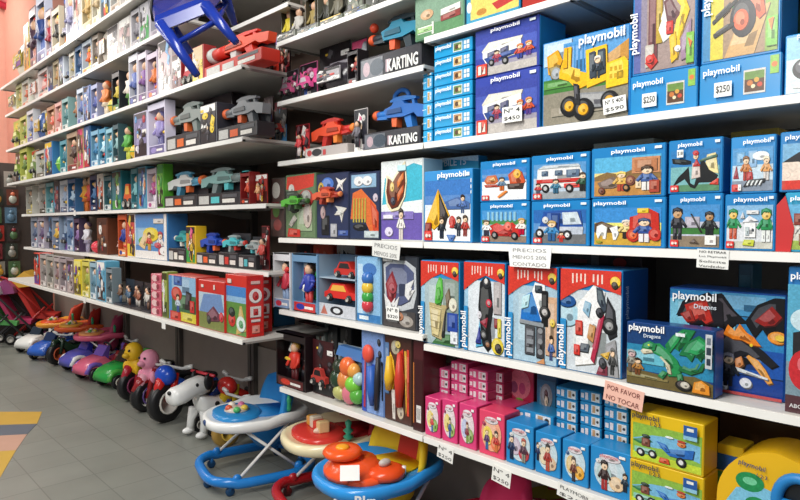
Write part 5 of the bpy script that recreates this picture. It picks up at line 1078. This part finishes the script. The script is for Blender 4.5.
r = carton('dark maroon end-on toy box with barcode, beside the pink doll boxes', 413, 423, 334, D + .02, zb, '4c1c20', .12)[0]
pic(r, [R('3c1418', 0, 0, 1, 1), R('c87838', 0, .1, .1, .95), R('e4e0dc', .35, .12, .85, .36), [R('202020', .42 + i * .1, .16, .46 + i * .1, .32) for i in range(4)]], .045, .25)

# ================================================================== FAR END DISPLAY
b = MB(); b.box(BK - .02, BK, FY1 + .002, 7.68, 0, 2.0, ('85796f', .7)); o = b.build('end_panel'); tag(o, 'dark panel running on behind the last far bay to the hanging toys', 'panel')
r = empty('display_panel', (1.35, 7.7, 0)); tag(r, 'upright peg panel of hanging toys closing the far end of the aisle', 'display panel')
b = MB(); b.box(-.75, .64, 0, .02, 0, 1.9, ('4c4440', .7)); b.build('peg_board', r)
CN = dict(zip(['a83028', '6c3c30', '8c8c84', '3c3434', 'c8a040', '4c6c48', 'a8a098', '7c2c34', '587890', 'c86c50', '343c34', 'b0b4a8'], ['red', 'brown', 'grey', 'black', 'golden', 'green', 'beige', 'maroon', 'blue', 'coral', 'dark green', 'pale grey']))
cols = ['a83028', '6c3c30', '8c8c84', '3c3434', 'c8a040', '4c6c48', 'a8a098', '7c2c34', '587890', 'c86c50', '343c34', 'b0b4a8']
rnd = random.Random(9)
for j in range(7):
    for i in range(5):
        X_ = 1.02 + i * .14 + .02 * (j % 2); z_ = .5 + j * .19
        c = cols[(j * 5 + i * 3) % len(cols)]; c2 = cols[(j * 3 + i * 7 + 4) % len(cols)]
        r2 = empty('hanging_toy_card', (X_, 7.6, z_)); tag(r2, '%s card, %s toy, far peg panel, %s row, %s' % (CN[c], CN[c2], ['lowest', 'second lowest', 'third lowest', 'middle', 'third highest', 'second highest', 'top'][j], ['leftmost', 'left of centre', 'centre', 'right of centre', 'rightmost'][i]), 'toy card', 'toy cards hanging on the far peg panel')
        b = MB(); b.box(-.055, .055, 0, .003, 0, .165, (c, .4)); b.build('backing_card', r2)
        b = MB(); b.tube([(0, -.01, .15), (0, .099, .155)], .003, 'a8a8a8', 6); b.build('hook', r2)
        b = MB(); b.ball((0, -.014, .06), (.038, .02, .045), (c2, .3), 10, 6); b.ball((0, -.016, .115), (.022, .018, .022), (cols[(i + j) % 12], .3), 8, 6); b.build('toy', r2)
# red bunting on the pink wall
p = FW + RT * ((4 - 400) / F) + UP * ((250 - 4) / F); t = 9.9 / p.y
r = empty('paper_garland', (p.x * t, 9.93, H + p.z * t - .1)); tag(r, 'red and pink paper garland on the pink far wall, top left corner', 'garland')
b = MB()
b.tube([(-.5, 0, .55), (-.3, -.02, .3), (-.1, -.03, .1), (.1, -.03, .05), (.3, -.02, .2), (.5, 0, .6)], .05, 'c03048', 8); b.build('garland_strand', r)
b = MB(); b.tube([(-.5, -.05, .5), (-.2, -.07, .2), (.05, -.07, .12), (.35, -.05, .35)], .035, 'e89098', 8); b.build('garland_strand', r)

# ================================================================== BABY WALKERS
def outline(a, b_, n=28, p=2.6):
    o = []
    for i in range(n):
        t = 2 * PI * i / n; c, s_ = math.cos(t), math.sin(t)
        o.append((a * math.copysign(abs(c) ** (2 / p), c), b_ * math.copysign(abs(s_) ** (2 / p), s_)))
    return o
def loft(b, rings, c, cap=(True, True)):
    n = len(rings[0]); vs = [v for rg in rings for v in rg]; fs = []
    for i in range(len(rings) - 1):
        for k in range(n): fs.append((i * n + k, i * n + (k + 1) % n, (i + 1) * n + (k + 1) % n, (i + 1) * n + k))
    if cap[0]: fs.append(tuple(range(n - 1, -1, -1)))
    if cap[1]: fs.append(tuple((len(rings) - 1) * n + k for k in range(n)))
    return b.add(vs, fs, c, True)
def walker(label, pos, rz, base, tray, plate, seat, back2=None, s=1.0, kind=0, hz=.40):
    r = empty('baby_walker', pos, rz); r.scale = (s, s, s); tag(r, label, 'baby walker')
    b = MB(); P = [(x * (1 + .06 * (x > 0)), y, .075 + (.012 if x > .2 else 0)) for x, y in outline(.33, .29, 32, 3.4)]
    b.tube(P, .03, (base, .25), 10, closed=True); b.build('base_ring', r)
    for x, y in ((.24, .25), (.24, -.25), (-.22, .25), (-.22, -.25), (.33, 0.06), (-.3, 0)):
        b = MB(); b.wheel((x, y, .028), .0275, .025, darker(base, .5)); b.tube([(x, y, .03), (x, y, .07)], .015, (darker(base, .8), .3)); b.build('caster', r)
    for sy in (-1, 1):
        for sx in (-1, 1):
            b = MB(); b.tube([(sx * .2, sy * (.25 + .012 * sx), .09), (-sx * .15, sy * (.2 + .012 * sx), hz - .02)], .010, ('e4e2de', .25)); b.build('leg_tube', r)
            b = MB(); b.ball((sx * .2, sy * (.25 + .012 * sx), .1), (.03, .02, .03), (base, .3)); b.build('leg_socket', r)
    # tray
    b = MB()
    o_ = outline(.34, .27, 32, 2.5)
    def rg(k, z, dx=0): return [(x * k + dx, y * k, z + .03 * (abs(y) / .27) ** 2 * (1 if x < 0 else .2)) for x, y in o_]
    loft(b, [rg(.9, hz - .045), rg(.98, hz - .03), rg(1.0, hz), rg(.98, hz + .018), rg(.93, hz + .026), rg(.9, hz + .018)], (tray, .25)); b.build('tray', r)
    b = MB(); o2 = outline(.15, .19, 28, 2.2)
    loft(b, [[(x + .13, y, hz + .012) for x, y in o2], [(x * .98 + .13, y * .98, hz + .04) for x, y in o2], [(x * .85 + .13, y * .85, hz + .047) for x, y in o2]], (plate, .25)); b.build('play_plate', r)
    # seat: bucket and tall back
    b = MB(); o3 = outline(.14, .16, 24, 2.3)
    loft(b, [[(x * .5 - .06, y * .5, hz - .2) for x, y in o3], [(x * .85 - .06, y * .85, hz - .13) for x, y in o3], [(x - .06, y, hz + .02) for x, y in o3], [(x * 1.06 - .06, y * 1.06, hz + .032) for x, y in o3]], (seat, .6)); b.build('seat', r)
    b = MB(); rows = []
    for q in range(7):
        t = q / 6; ww = .2 * (1 - .35 * t ** 3); z = hz + .02 + .25 * t
        row = []
        for k in range(11):
            a = -1.15 + 2.3 * k / 10
            row.append((-.04 - .19 * math.cos(a) * (1 + .1 * t) + .04 * (1 - t), ww * 1.15 * math.sin(a), z - .06 * t * abs(math.sin(a)) ** 2))
        rows.append(row)
    vs = []; fs = []
    for row in rows: vs += row
    vs2 = [(x - .028 * (1 if x < 0 else .3), y * 1.06, z) for x, y, z in vs]; n = 11; N = len(vs)
    for i in range(6):
        for k in range(10):
            fs.append((i * n + k, i * n + k + 1, (i + 1) * n + k + 1, (i + 1) * n + k)); fs.append((N + i * n + k, N + (i + 1) * n + k, N + (i + 1) * n + k + 1, N + i * n + k + 1))
    for k in range(10): fs.append((6 * n + k, 6 * n + k + 1, N + 6 * n + k + 1, N + 6 * n + k)); fs.append((k, N + k, N + k + 1, k + 1))
    for i in range(6): fs.append((i * n, (i + 1) * n, N + (i + 1) * n, N + i * n)); fs.append((i * n + 10, N + i * n + 10, N + (i + 1) * n + 10, (i + 1) * n + 10))
    b.add(vs + vs2, fs, (seat, .6), True); sb = b.build('seat_back', r)
    if back2:
        b = MB(); vs = []; fs = []
        for i in range(7):
            for k in (4, 5, 6): x, y, z = rows[i][k]; vs.append((x + .004, y * 1.5, z))
        for i in range(6):
            for k in range(2): fs.append((i * 3 + k, i * 3 + k + 1, (i + 1) * 3 + k + 1, (i + 1) * 3 + k))
        m_ = len(vs); vs2 = [(x + .004, y, z) for x, y, z in vs]
        fs2 = [tuple(m_ + q for q in f) for f in fs]
        b.add(vs + vs2, fs + fs2, (back2, .6), True); tag(b.build('back_panel', sb), 'contrasting centre panel')
    if kind == 0:    # bead toy
        for i, c in enumerate(('e06040', '58b868', 'e8c850', 'd878a0', 'f0e8d8')):
            b = MB(); a = i * 1.25; b.ball((.13 + .05 * math.cos(a), .07 * math.sin(a), hz + .065), (.024, .024, .02), (c, .3), 10, 8); b.build('play_bead', r)
        b = MB(); b.lathe([(.075, 0), (.08, .006), (.05, .022)], ('d8c8b8', .2), (.13, 0, hz + .045)); b.build('toy_disc', r)
        b = MB(); b.lathe([(.012, 0), (.018, .02), (.014, .05), (.02, .07), (.006, .1)], ('38a878', .3), (-.15, .2, hz + .05)); b.build('toy_spindle', r)
        b = MB(); b.ball((.335, 0.02, hz), (.01, .03, .018), '1c3c70'); b.build('badge', r)
    elif kind == 1:
        for i, c in enumerate(('e8a848', 'e8e0c8', 'd84838', 'e8c890')):
            b = MB(); b.rbox(.13 - .04 + .002, .13 + .03, -.13 + i * .055, -.085 + i * .055, hz + .045, hz + .1 + .012 * (i % 2), (c, .3), .006); b.build('toy_block', r)
        b = MB(); b.lathe([(.012, 0), (.03, .02), (.012, .035), (.03, .055), (.012, .07), (.02, .1), (.004, .115)], ('3a9878', .3), (.03, .2, hz + .03)); b.build('toy_spindle', r)
        b = MB(); b.ball((.14, .06, hz + .06), (.045, .02, .02), 'e0c8b0'); b.build('toy_car', r)
    elif kind == 2:
        b = MB(); b.lathe([(.15, 0), (.155, .03), (.12, .05), (.11, .075)], (plate, .25), (.15, .0, hz + .02)); b.build('console', r)
        b = MB(); b.lathe([(.04, 0), (.09, .012), (.1, .03), (.085, .05), (.05, .05)], ('f05a20', .25), (.2, -.03, hz + .1)); sw = b.build('steering_wheel', r)
        b = MB(); b.ball((.2, -.03, hz + .152), (.035, .035, .014), ('f0a020', .3)); b.build('horn_button', sw)
        b = MB(); b.lathe([(.06, 0), (.1, .01), (.1, .04), (.07, .055)], ('e85020', .25), (.06, .13, hz + .02)); b.build('toy_dish', r)
        b = MB(); b.ball((.06, .13, hz + .09), (.035, .02, .02), 'c0b8b0'); b.build('toy_car', r)
        b = MB(); b.tube([(-.02, .18, hz + .03), (-.02, .18, hz + .07)], .01, 'e8e8e8'); b.build('toy_peg', r)
    return r
def at(px, py, Z): v = on_floor(px, py, Z); return v
w1 = at(257, 462, .06); w2 = at(340, 491, .06); w3 = at(379, 471, .32)
walker('blue and white baby walker standing furthest back of the walkers, beside the spotted dog', (w1.x, w1.y, 0), PI - .25, '1f7ccc', 'f0f0ee', '2a88c8', '1c84cc', None, .76, 0, .40)
walker('cream and red baby walker between the two blue walkers', (w2.x, w2.y, 0), PI - .28, 'b01c24', 'f0e2b8', 'd03830', 'a81820', None, .76, 1, .42)
r3 = walker('bright blue baby walker with orange wheel and yellow and red seat, nearest walker', (w3.x, w3.y, 0), PI - .1, '1c60b0', '2c94e0', 'f05828', 'f0c818', 'c83020', .74, 2, .44)
q = sticker(r3, 0, 0, .09, .07, [], y=0, name='white_tag'); q.location = (.27, .14, .535); q.rotation_euler = (-.6, 0, PI - .58)
q = text(r3, 'Bkr', 0, 0, .095, None, 'f4f4f4', 0, 0, heavy=.03); q.location = (.30, .225, .415); q.rotation_euler = (0, 0, PI - .62)
w4 = at(478, 508, .30); w5 = at(540, 503, .30)
walker('pink walker with magenta seat under the lowest shelf, partly hidden', (w4.x + .05, w4.y, 0), PI - .3, 'c82060', '8c1c2c', 'e87090', 'c8285c', None, .6, 0, .36)
walker('olive and red walker at the bottom edge below the pirate boxes', (w5.x + .1, w5.y - .02, 0), PI - .3, '8c8c28', '8c8a2c', 'b02c34', 'b01c34', None, .62, 0, .38)
for lab, px, py, c1, c2, c3, c4 in (('orange and yellow baby walker at the back beside the red stroller', 63, 321, 'c83028', 'f0a030', 'e8582c', 'd84828'), ('red baby walker with orange tray at the back, second from the red stroller', 82, 325, 'c02c28', 'e8642c', 'f0b040', 'c83028'), ('pink baby walker with peach toys at the back, nearest of the far three', 103, 333, 'b83060', 'e06080', 'f0a060', 'c04870')):
    v = at(px, py, .3); walker(lab, (v.x, v.y, 0), PI - .4, c1, c2, c3, c4, None, .68, 0, .42)

# ================================================================== RIDE-ON TOYS
def wheelobj(r, x, y, rad, wd, c='17171a', hub='c8c4bc', name='wheel'):
    b = MB(); b.wheel((x, y, rad), rad, wd, (c, .4)); o = b.build(name, r)
    b = MB(); b.lathe([(rad * .6, -wd / 2 - .004), (rad * .5, -wd / 2 - .01), (rad * .5, wd / 2 + .01), (rad * .6, wd / 2 + .004)], (hub, .3), (x, y, rad), 'y', 14); b.build('hub', o)
def bike(label, px, py, rz, s, body, fork, seat='1c1c20', rim='d8d4cc', grip='f0f0ee', head=None, lamp=None, wr=.13, wc='17171a', dx=0):
    p = on_floor(px, py); r = empty('ride_on_motorbike', (p.x + dx, p.y, 0), rz); r.scale = (s, s, s); tag(r, label, 'ride-on toy')
    wheelobj(r, .2, 0, wr, .08, wc, rim, 'front_wheel')
    for y in (-.11, .11): wheelobj(r, -.2, y, wr * .8, .05, wc, rim, 'rear_wheel')
    b = MB(); o = outline(.06, .09, 20, 2.2)
    loft(b, [[(-.3, y, .22 + x) for x, y in o], [(-.18, y * 1.1, .2 + x * 1.3) for x, y in o], [(-.02, y * .9, .2 + x * 1.2) for x, y in o], [(.1, y * .9, .27 + x * 1.3) for x, y in o], [(.17, y * .6, .33 + x * .8) for x, y in o]], (body, .25)); b.build('body', r)
    b = MB(); b.rbox(-.28, -.02, -.07, .07, .27, .31, (seat, .6), .015); b.build('seat', r)
    b = MB()
    for y in (-.055, .055): b.tube([(.2, y, wr), (.16, y, .3), (.13, y * .8, .38)], [.022, .026, .022], (fork, .25))
    b.tube([(.3, 0, wr + .06), (.24, 0, wr * 2 + .02), (.14, 0, wr * 2 + .0)], [.03, .045, .03], (fork, .25)); b.build('fork', r)
    b = MB(); b.tube([(.1, -.18, .44), (.12, -.1, .42), (.12, .1, .42), (.1, .18, .44)], .013, ('c8c8c8', .3)); hb = b.build('handlebar', r)
    for y in (-1, 1): b = MB(); b.tube([(.105, y * .12, .425), (.095, y * .19, .445)], .018, (grip, .4)); b.build('grip', hb)
    if lamp: b = MB(); b.ball((.2, 0, .37), (.07, .1, .08), (lamp, .25), 14, 10); b.build('headlamp_cowl', r)
    if head:
        b = MB(); b.ball((.17, 0, .47), (.09, .09, .1), (head, .5), 14, 10); b.ball((.16, 0, .34), (.075, .09, .1), (head, .5), 14, 10); b.ball((.25, 0, .45), (.045, .04, .03), (darker(head, .9), .5)); h_ = b.build('plush_head', r)
        for y in (-.035, .035): b = MB(); b.ball((.25, y, .5), .012, '18181c'); b.build('eye', h_)
        for y in (-.08, .08): b = MB(); b.ball((.2, y, .32), (.03, .03, .06), (head, .5)); b.build('plush_arm', r)
    return r
def car(label, px, py, rz, s, body, trim, win='2c3c60', hub='d8d4c8', wc='17171a', dx=0):
    p = on_floor(px, py); r = empty('ride_on_car', (p.x + dx, p.y, 0), rz); r.scale = (s, s, s); tag(r, label, 'ride-on toy')
    b = MB(); W = .15
    prof = [(-.32, .1), (-.33, .2), (-.28, .25), (-.1, .2), (.0, .2), (.08, .27), (.22, .24), (.33, .17), (.34, .09)]
    rings = []
    for y, k in ((-W, .9), (-W * .85, 1), (W * .85, 1), (W, .9)): rings.append([(x * (.97 if k < 1 else 1), y, .17 + (z - .17) * (k if k == 1 else .8)) for x, z in prof])
    loft(b, rings, (body, .25)); b.build('body', r)
    for x in (-.21, .21):
        for y in (-.14, .14):
            b = MB(); b.tube([(x + .1 * math.cos(a * PI / 6), y, .1 + .1 * math.sin(a * PI / 6)) for a in range(7)], .03, (trim, .25)); b.build('fender', r)
            wheelobj(r, x, y * 1.1, .08, .05, wc, hub)
    b = MB(); b.prism([(.02, .22), (.1, .27), (.03, .38), (.0, .38)], -.1, .1, (win, .15)); b.build('windscreen', r)
    b = MB(); b.tube([(-.03 + .02 * math.cos(a * PI / 6), .07 * math.sin(a * PI / 6), .36 + .05 * math.cos(a * PI / 6)) for a in range(12)], .011, '1c1c20', 6, closed=True); b.build('steering_wheel', r)
    b = MB(); b.rbox(-.3, -.25, -.1, .1, .2, .36, (trim, .3), .02); b.build('backrest', r)
    return r
def dog(label, px, py, rz, s):
    p = on_floor(px, py); r = empty('ride_on_dog', (p.x, p.y, 0), rz); r.scale = (s, s, s); tag(r, label, 'ride-on toy')
    Wt, Bk = ('f0f0ee', .3), ('17171a', .4)
    b = MB(); o = outline(.09, .1, 22, 2.2)
    loft(b, [[(-.3 + 0 * x, y * .6, .25 + x * .6) for x, y in o], [(-.25, y, .24 + x) for x, y in o], [(0, y, .23 + x) for x, y in o], [(.14, y * .95, .27 + x * 1.1) for x, y in o], [(.2, y * .6, .33 + x * .7) for x, y in o]], Wt); bd = b.build('body', r)
    b = MB(); o = outline(.085, .1, 22, 2.4)
    loft(b, [[(.1, y * .7, .45 + x * .8) for x, y in o], [(.16, y, .46 + x) for x, y in o], [(.26, y * .95, .45 + x * .95) for x, y in o], [(.34, y * .95, .42 + x * .95) for x, y in o], [(.42, y * .95, .41 + x * .92) for x, y in o], [(.46, y * .7, .41 + x * .7) for x, y in o]], Wt); hd = b.build('head', r)
    for y in (-1, 1):
        b = MB(); b.ball((.25, y * .088, .49), (.014, .012, .018), Bk); b.build('eye', hd)
        b = MB(); b.ball((.14, y * .1, .5), (.05, .025, .075), Bk); b.build('ear', hd)
    b = MB(); b.ball((.465, 0, .45), (.016, .025, .018), Bk); b.build('nose', hd)
    rn = random.Random(5)
    for i in range(10):
        b = MB(); y = (-1, 1)[i % 2]; b.ball((rn.uniform(-.22, .12), y * .094, .24 + rn.uniform(-.05, .05)), (.026, .01, .022), Bk, 8, 6); b.build('spot', bd)
    for x in (-.2, .17):
        for y in (-1, 1):
            b = MB(); b.tube([(x, y * .08, .24), (x + .02, y * .1, .14), (x + .03, y * .1, .06)], [.05, .035, .035], Wt); b.ball((x + .05, y * .1, .045), (.06, .035, .03), Wt); lg = b.build('leg', r)
            b = MB(); b.ball((x + .02, y * .134, .15), (.018, .008, .022), Bk, 8, 6); b.build('spot', lg)
            wheelobj(r, x - .07, y * .11, .07, .04)
    b = MB(); b.tube([(.13, -.17, .56), (.13, .17, .56)], .014, ('d83848', .3)); b.build('handlebar', r)
    return r
def stroller(label, px, py, rz, s, c, c2, fr='38383c', dx=0):
    p = on_floor(px, py); r = empty('toy_stroller', (p.x + dx, p.y, 0), rz); r.scale = (s, s, s); tag(r, label, 'toy stroller')
    for y in (-.16, .16):
        b = MB(); b.tube([(.3, y, .07), (-.28, y, .72), (-.34, y, .74)], .013, (fr, .3)); b.build('frame_tube', r)
        b = MB(); b.tube([(-.26, y, .07), (.08, y, .4)], .012, (fr, .3)); b.build('frame_tube', r)
        wheelobj(r, .3, y, .06, .03); wheelobj(r, -.26, y, .06, .03)
    b = MB(); b.tube([(-.34, -.16, .74), (-.37, 0, .74), (-.34, .16, .74)], .017, '1c1c20'); b.build('handle', r)
    b = MB(); b.prism([(.16, .26), (-.05, .28), (-.24, .66), (-.2, .68), (-.03, .33), (.17, .31)], -.14, .14, (c, .6)); b.build('seat', r)
    b = MB(); b.prism([(-.24, .7), (-.2, .62), (.0, .64), (-.02, .72), (-.12, .8)], -.15, .15, (c2, .6)); b.build('hood', r)
    b = MB(); b.rbox(.14, .28, -.12, .12, .1, .13, (c2, .4), .01); b.build('foot_rest', r)
    return r
stroller('green and white toy stroller at the far left edge', 6, 346, -.5, .85, '58a858', 'c8ccd0', '2c3430')
stroller('magenta toy stroller second from the left edge', 20, 344, -.5, .85, 'c03868', '8c3c70')
stroller('red toy stroller with yellow trim, third from the left edge', 42, 341, -.5, .95, 'd0342c', 'd8a83c', 'a82420')
car('white ride-on toy with large silver wheels beside the strollers', 40, 350, PI + .5, .62, 'e8e8e4', 'f0f0ee', '24303c', 'b8b8b8')
car('blue ride-on car with pale yellow wheel hubs', 54, 357, PI + .5, .62, '2c60c0', '2858b4', '1c2c50', 'e8d898')
bike('dark green ride-on tractor bike with orange hub', 70, 362, PI + .4, .62, '24402c', '1c3424', rim='c8603c', wr=.16)
car('white ride-on car with violet windscreen, beside the dark green bike', 90, 368, PI + .2, .66, '5858b8', 'f0f0f0', '3038a0')
car('pink and purple flat ride-on car', 106, 376, PI + .2, .68, 'e06888', '7c60c0', '6850b0')
car('bright green ride-on car next to the yellow plush bike', 128, 383, PI + .2, .68, '2ca848', '58b850', '1c2420')
bike('ride-on bike with a yellow plush animal on the handlebar', 149, 395, PI + .3, .72, '4c3c80', 'b02838', rim='8c3c60', head='f0c020', wr=.15)
bike('ride-on bike with a pink plush animal on the handlebar', 165, 405, PI + .3, .72, '5c3c78', 'e8a8b8', rim='6c5498', head='f09cb8', wr=.15)
bike('blue ride-on motorbike with red fork and big black wheel', 187, 415, PI + .25, .8, '1c54c0', 'd02420', rim='e0dcd4', lamp='1c50c8', wr=.16)
dog('white spotted ride-on dog with black wheels', 216, 431, PI + .15, .66)
bike('red faced ride-on motorbike behind the spotted dog', 244, 424, PI + .15, .72, 'c82820', 'e0c030', lamp='d8302c', dx=.02)
bike('ride-on bike with tan wheels and blue cover behind the first walker', 243, 441, PI + .1, .66, '1c3070', '243c80', rim='e8c050', wc='a8843c', seat='182c68', dx=.02)
bike('dark red ride-on bike in the shadow behind the plush bikes', 140, 374, PI, .7, '7c1c20', '8c2024', dx=.0)
bike('black and red ride-on motorbike behind the blue motorbike', 190, 402, PI, .75, '1c1c20', '9c2428', dx=-.16)
car('navy ride-on car by the kick panel behind the red faced bike', 234, 405, PI, .7, '182c70', '1c2c60', '141c40')

# ================================================================== HANGING BLUE STOOL
def cray(px, py, d): v = FW + RT * ((px - 400) / F) + UP * ((250 - py) / F); return Vector((0, 0, H)) + v * d
tops = [cray(161, 24, 1.95), cray(157, 6, 2.2), cray(222, -12, 2.2), cray(206, 6, 1.95)]
bots = [cray(197, 75, 1.92), cray(191, 53, 2.24), cray(235, 25, 2.26), cray(236, 42, 1.9)]
cen = sum(tops, Vector()) / 4
r = empty('child_stool', cen); tag(r, 'blue plastic child stool hanging legs down above the far shelves', 'stool')
T_ = [t - cen for t in tops]; B_ = [t - cen for t in bots]
for a, c in zip(T_, B_):
    b = MB(); b.tube([a, a * .5 + c * .5, c], [.022, .018, .012], ('16308c', .22), 8); b.build('leg', r)
b = MB(); nrm = -((B_[0] - T_[0]).normalized()); n4 = 4
def rim(k, o): return [t * k + nrm * o for t in T_]
loft(b, [rim(.95, -.03), rim(1.1, -.02), rim(1.12, .02), rim(1.0, .035)], ('142c84', .22)); b.v = b.v; b.sm = [False] * len(b.sm); b.build('seat', r)
b = MB()
for i in range(4): b.tube([T_[i] * .6 + B_[i] * .4, T_[(i + 1) % 4] * .6 + B_[(i + 1) % 4] * .4], .009, ('142c84', .22), 6)
b.build('stretcher', r)
a = cray(153, 20, 2.1) - cen; c0 = T_[1] * .9 + T_[0] * .1
zz = 4.9 - cen.z
b = MB(); b.tube([c0, a, cray(151, 8, 2.1) - cen, cray(153, -10, 2.1) - cen, T_[2] * .2 + nrm * .03 + Vector((0, 0, .12)), Vector((0, 0, zz))], .006, '141416', 6); b.build('hanging_cord', r)
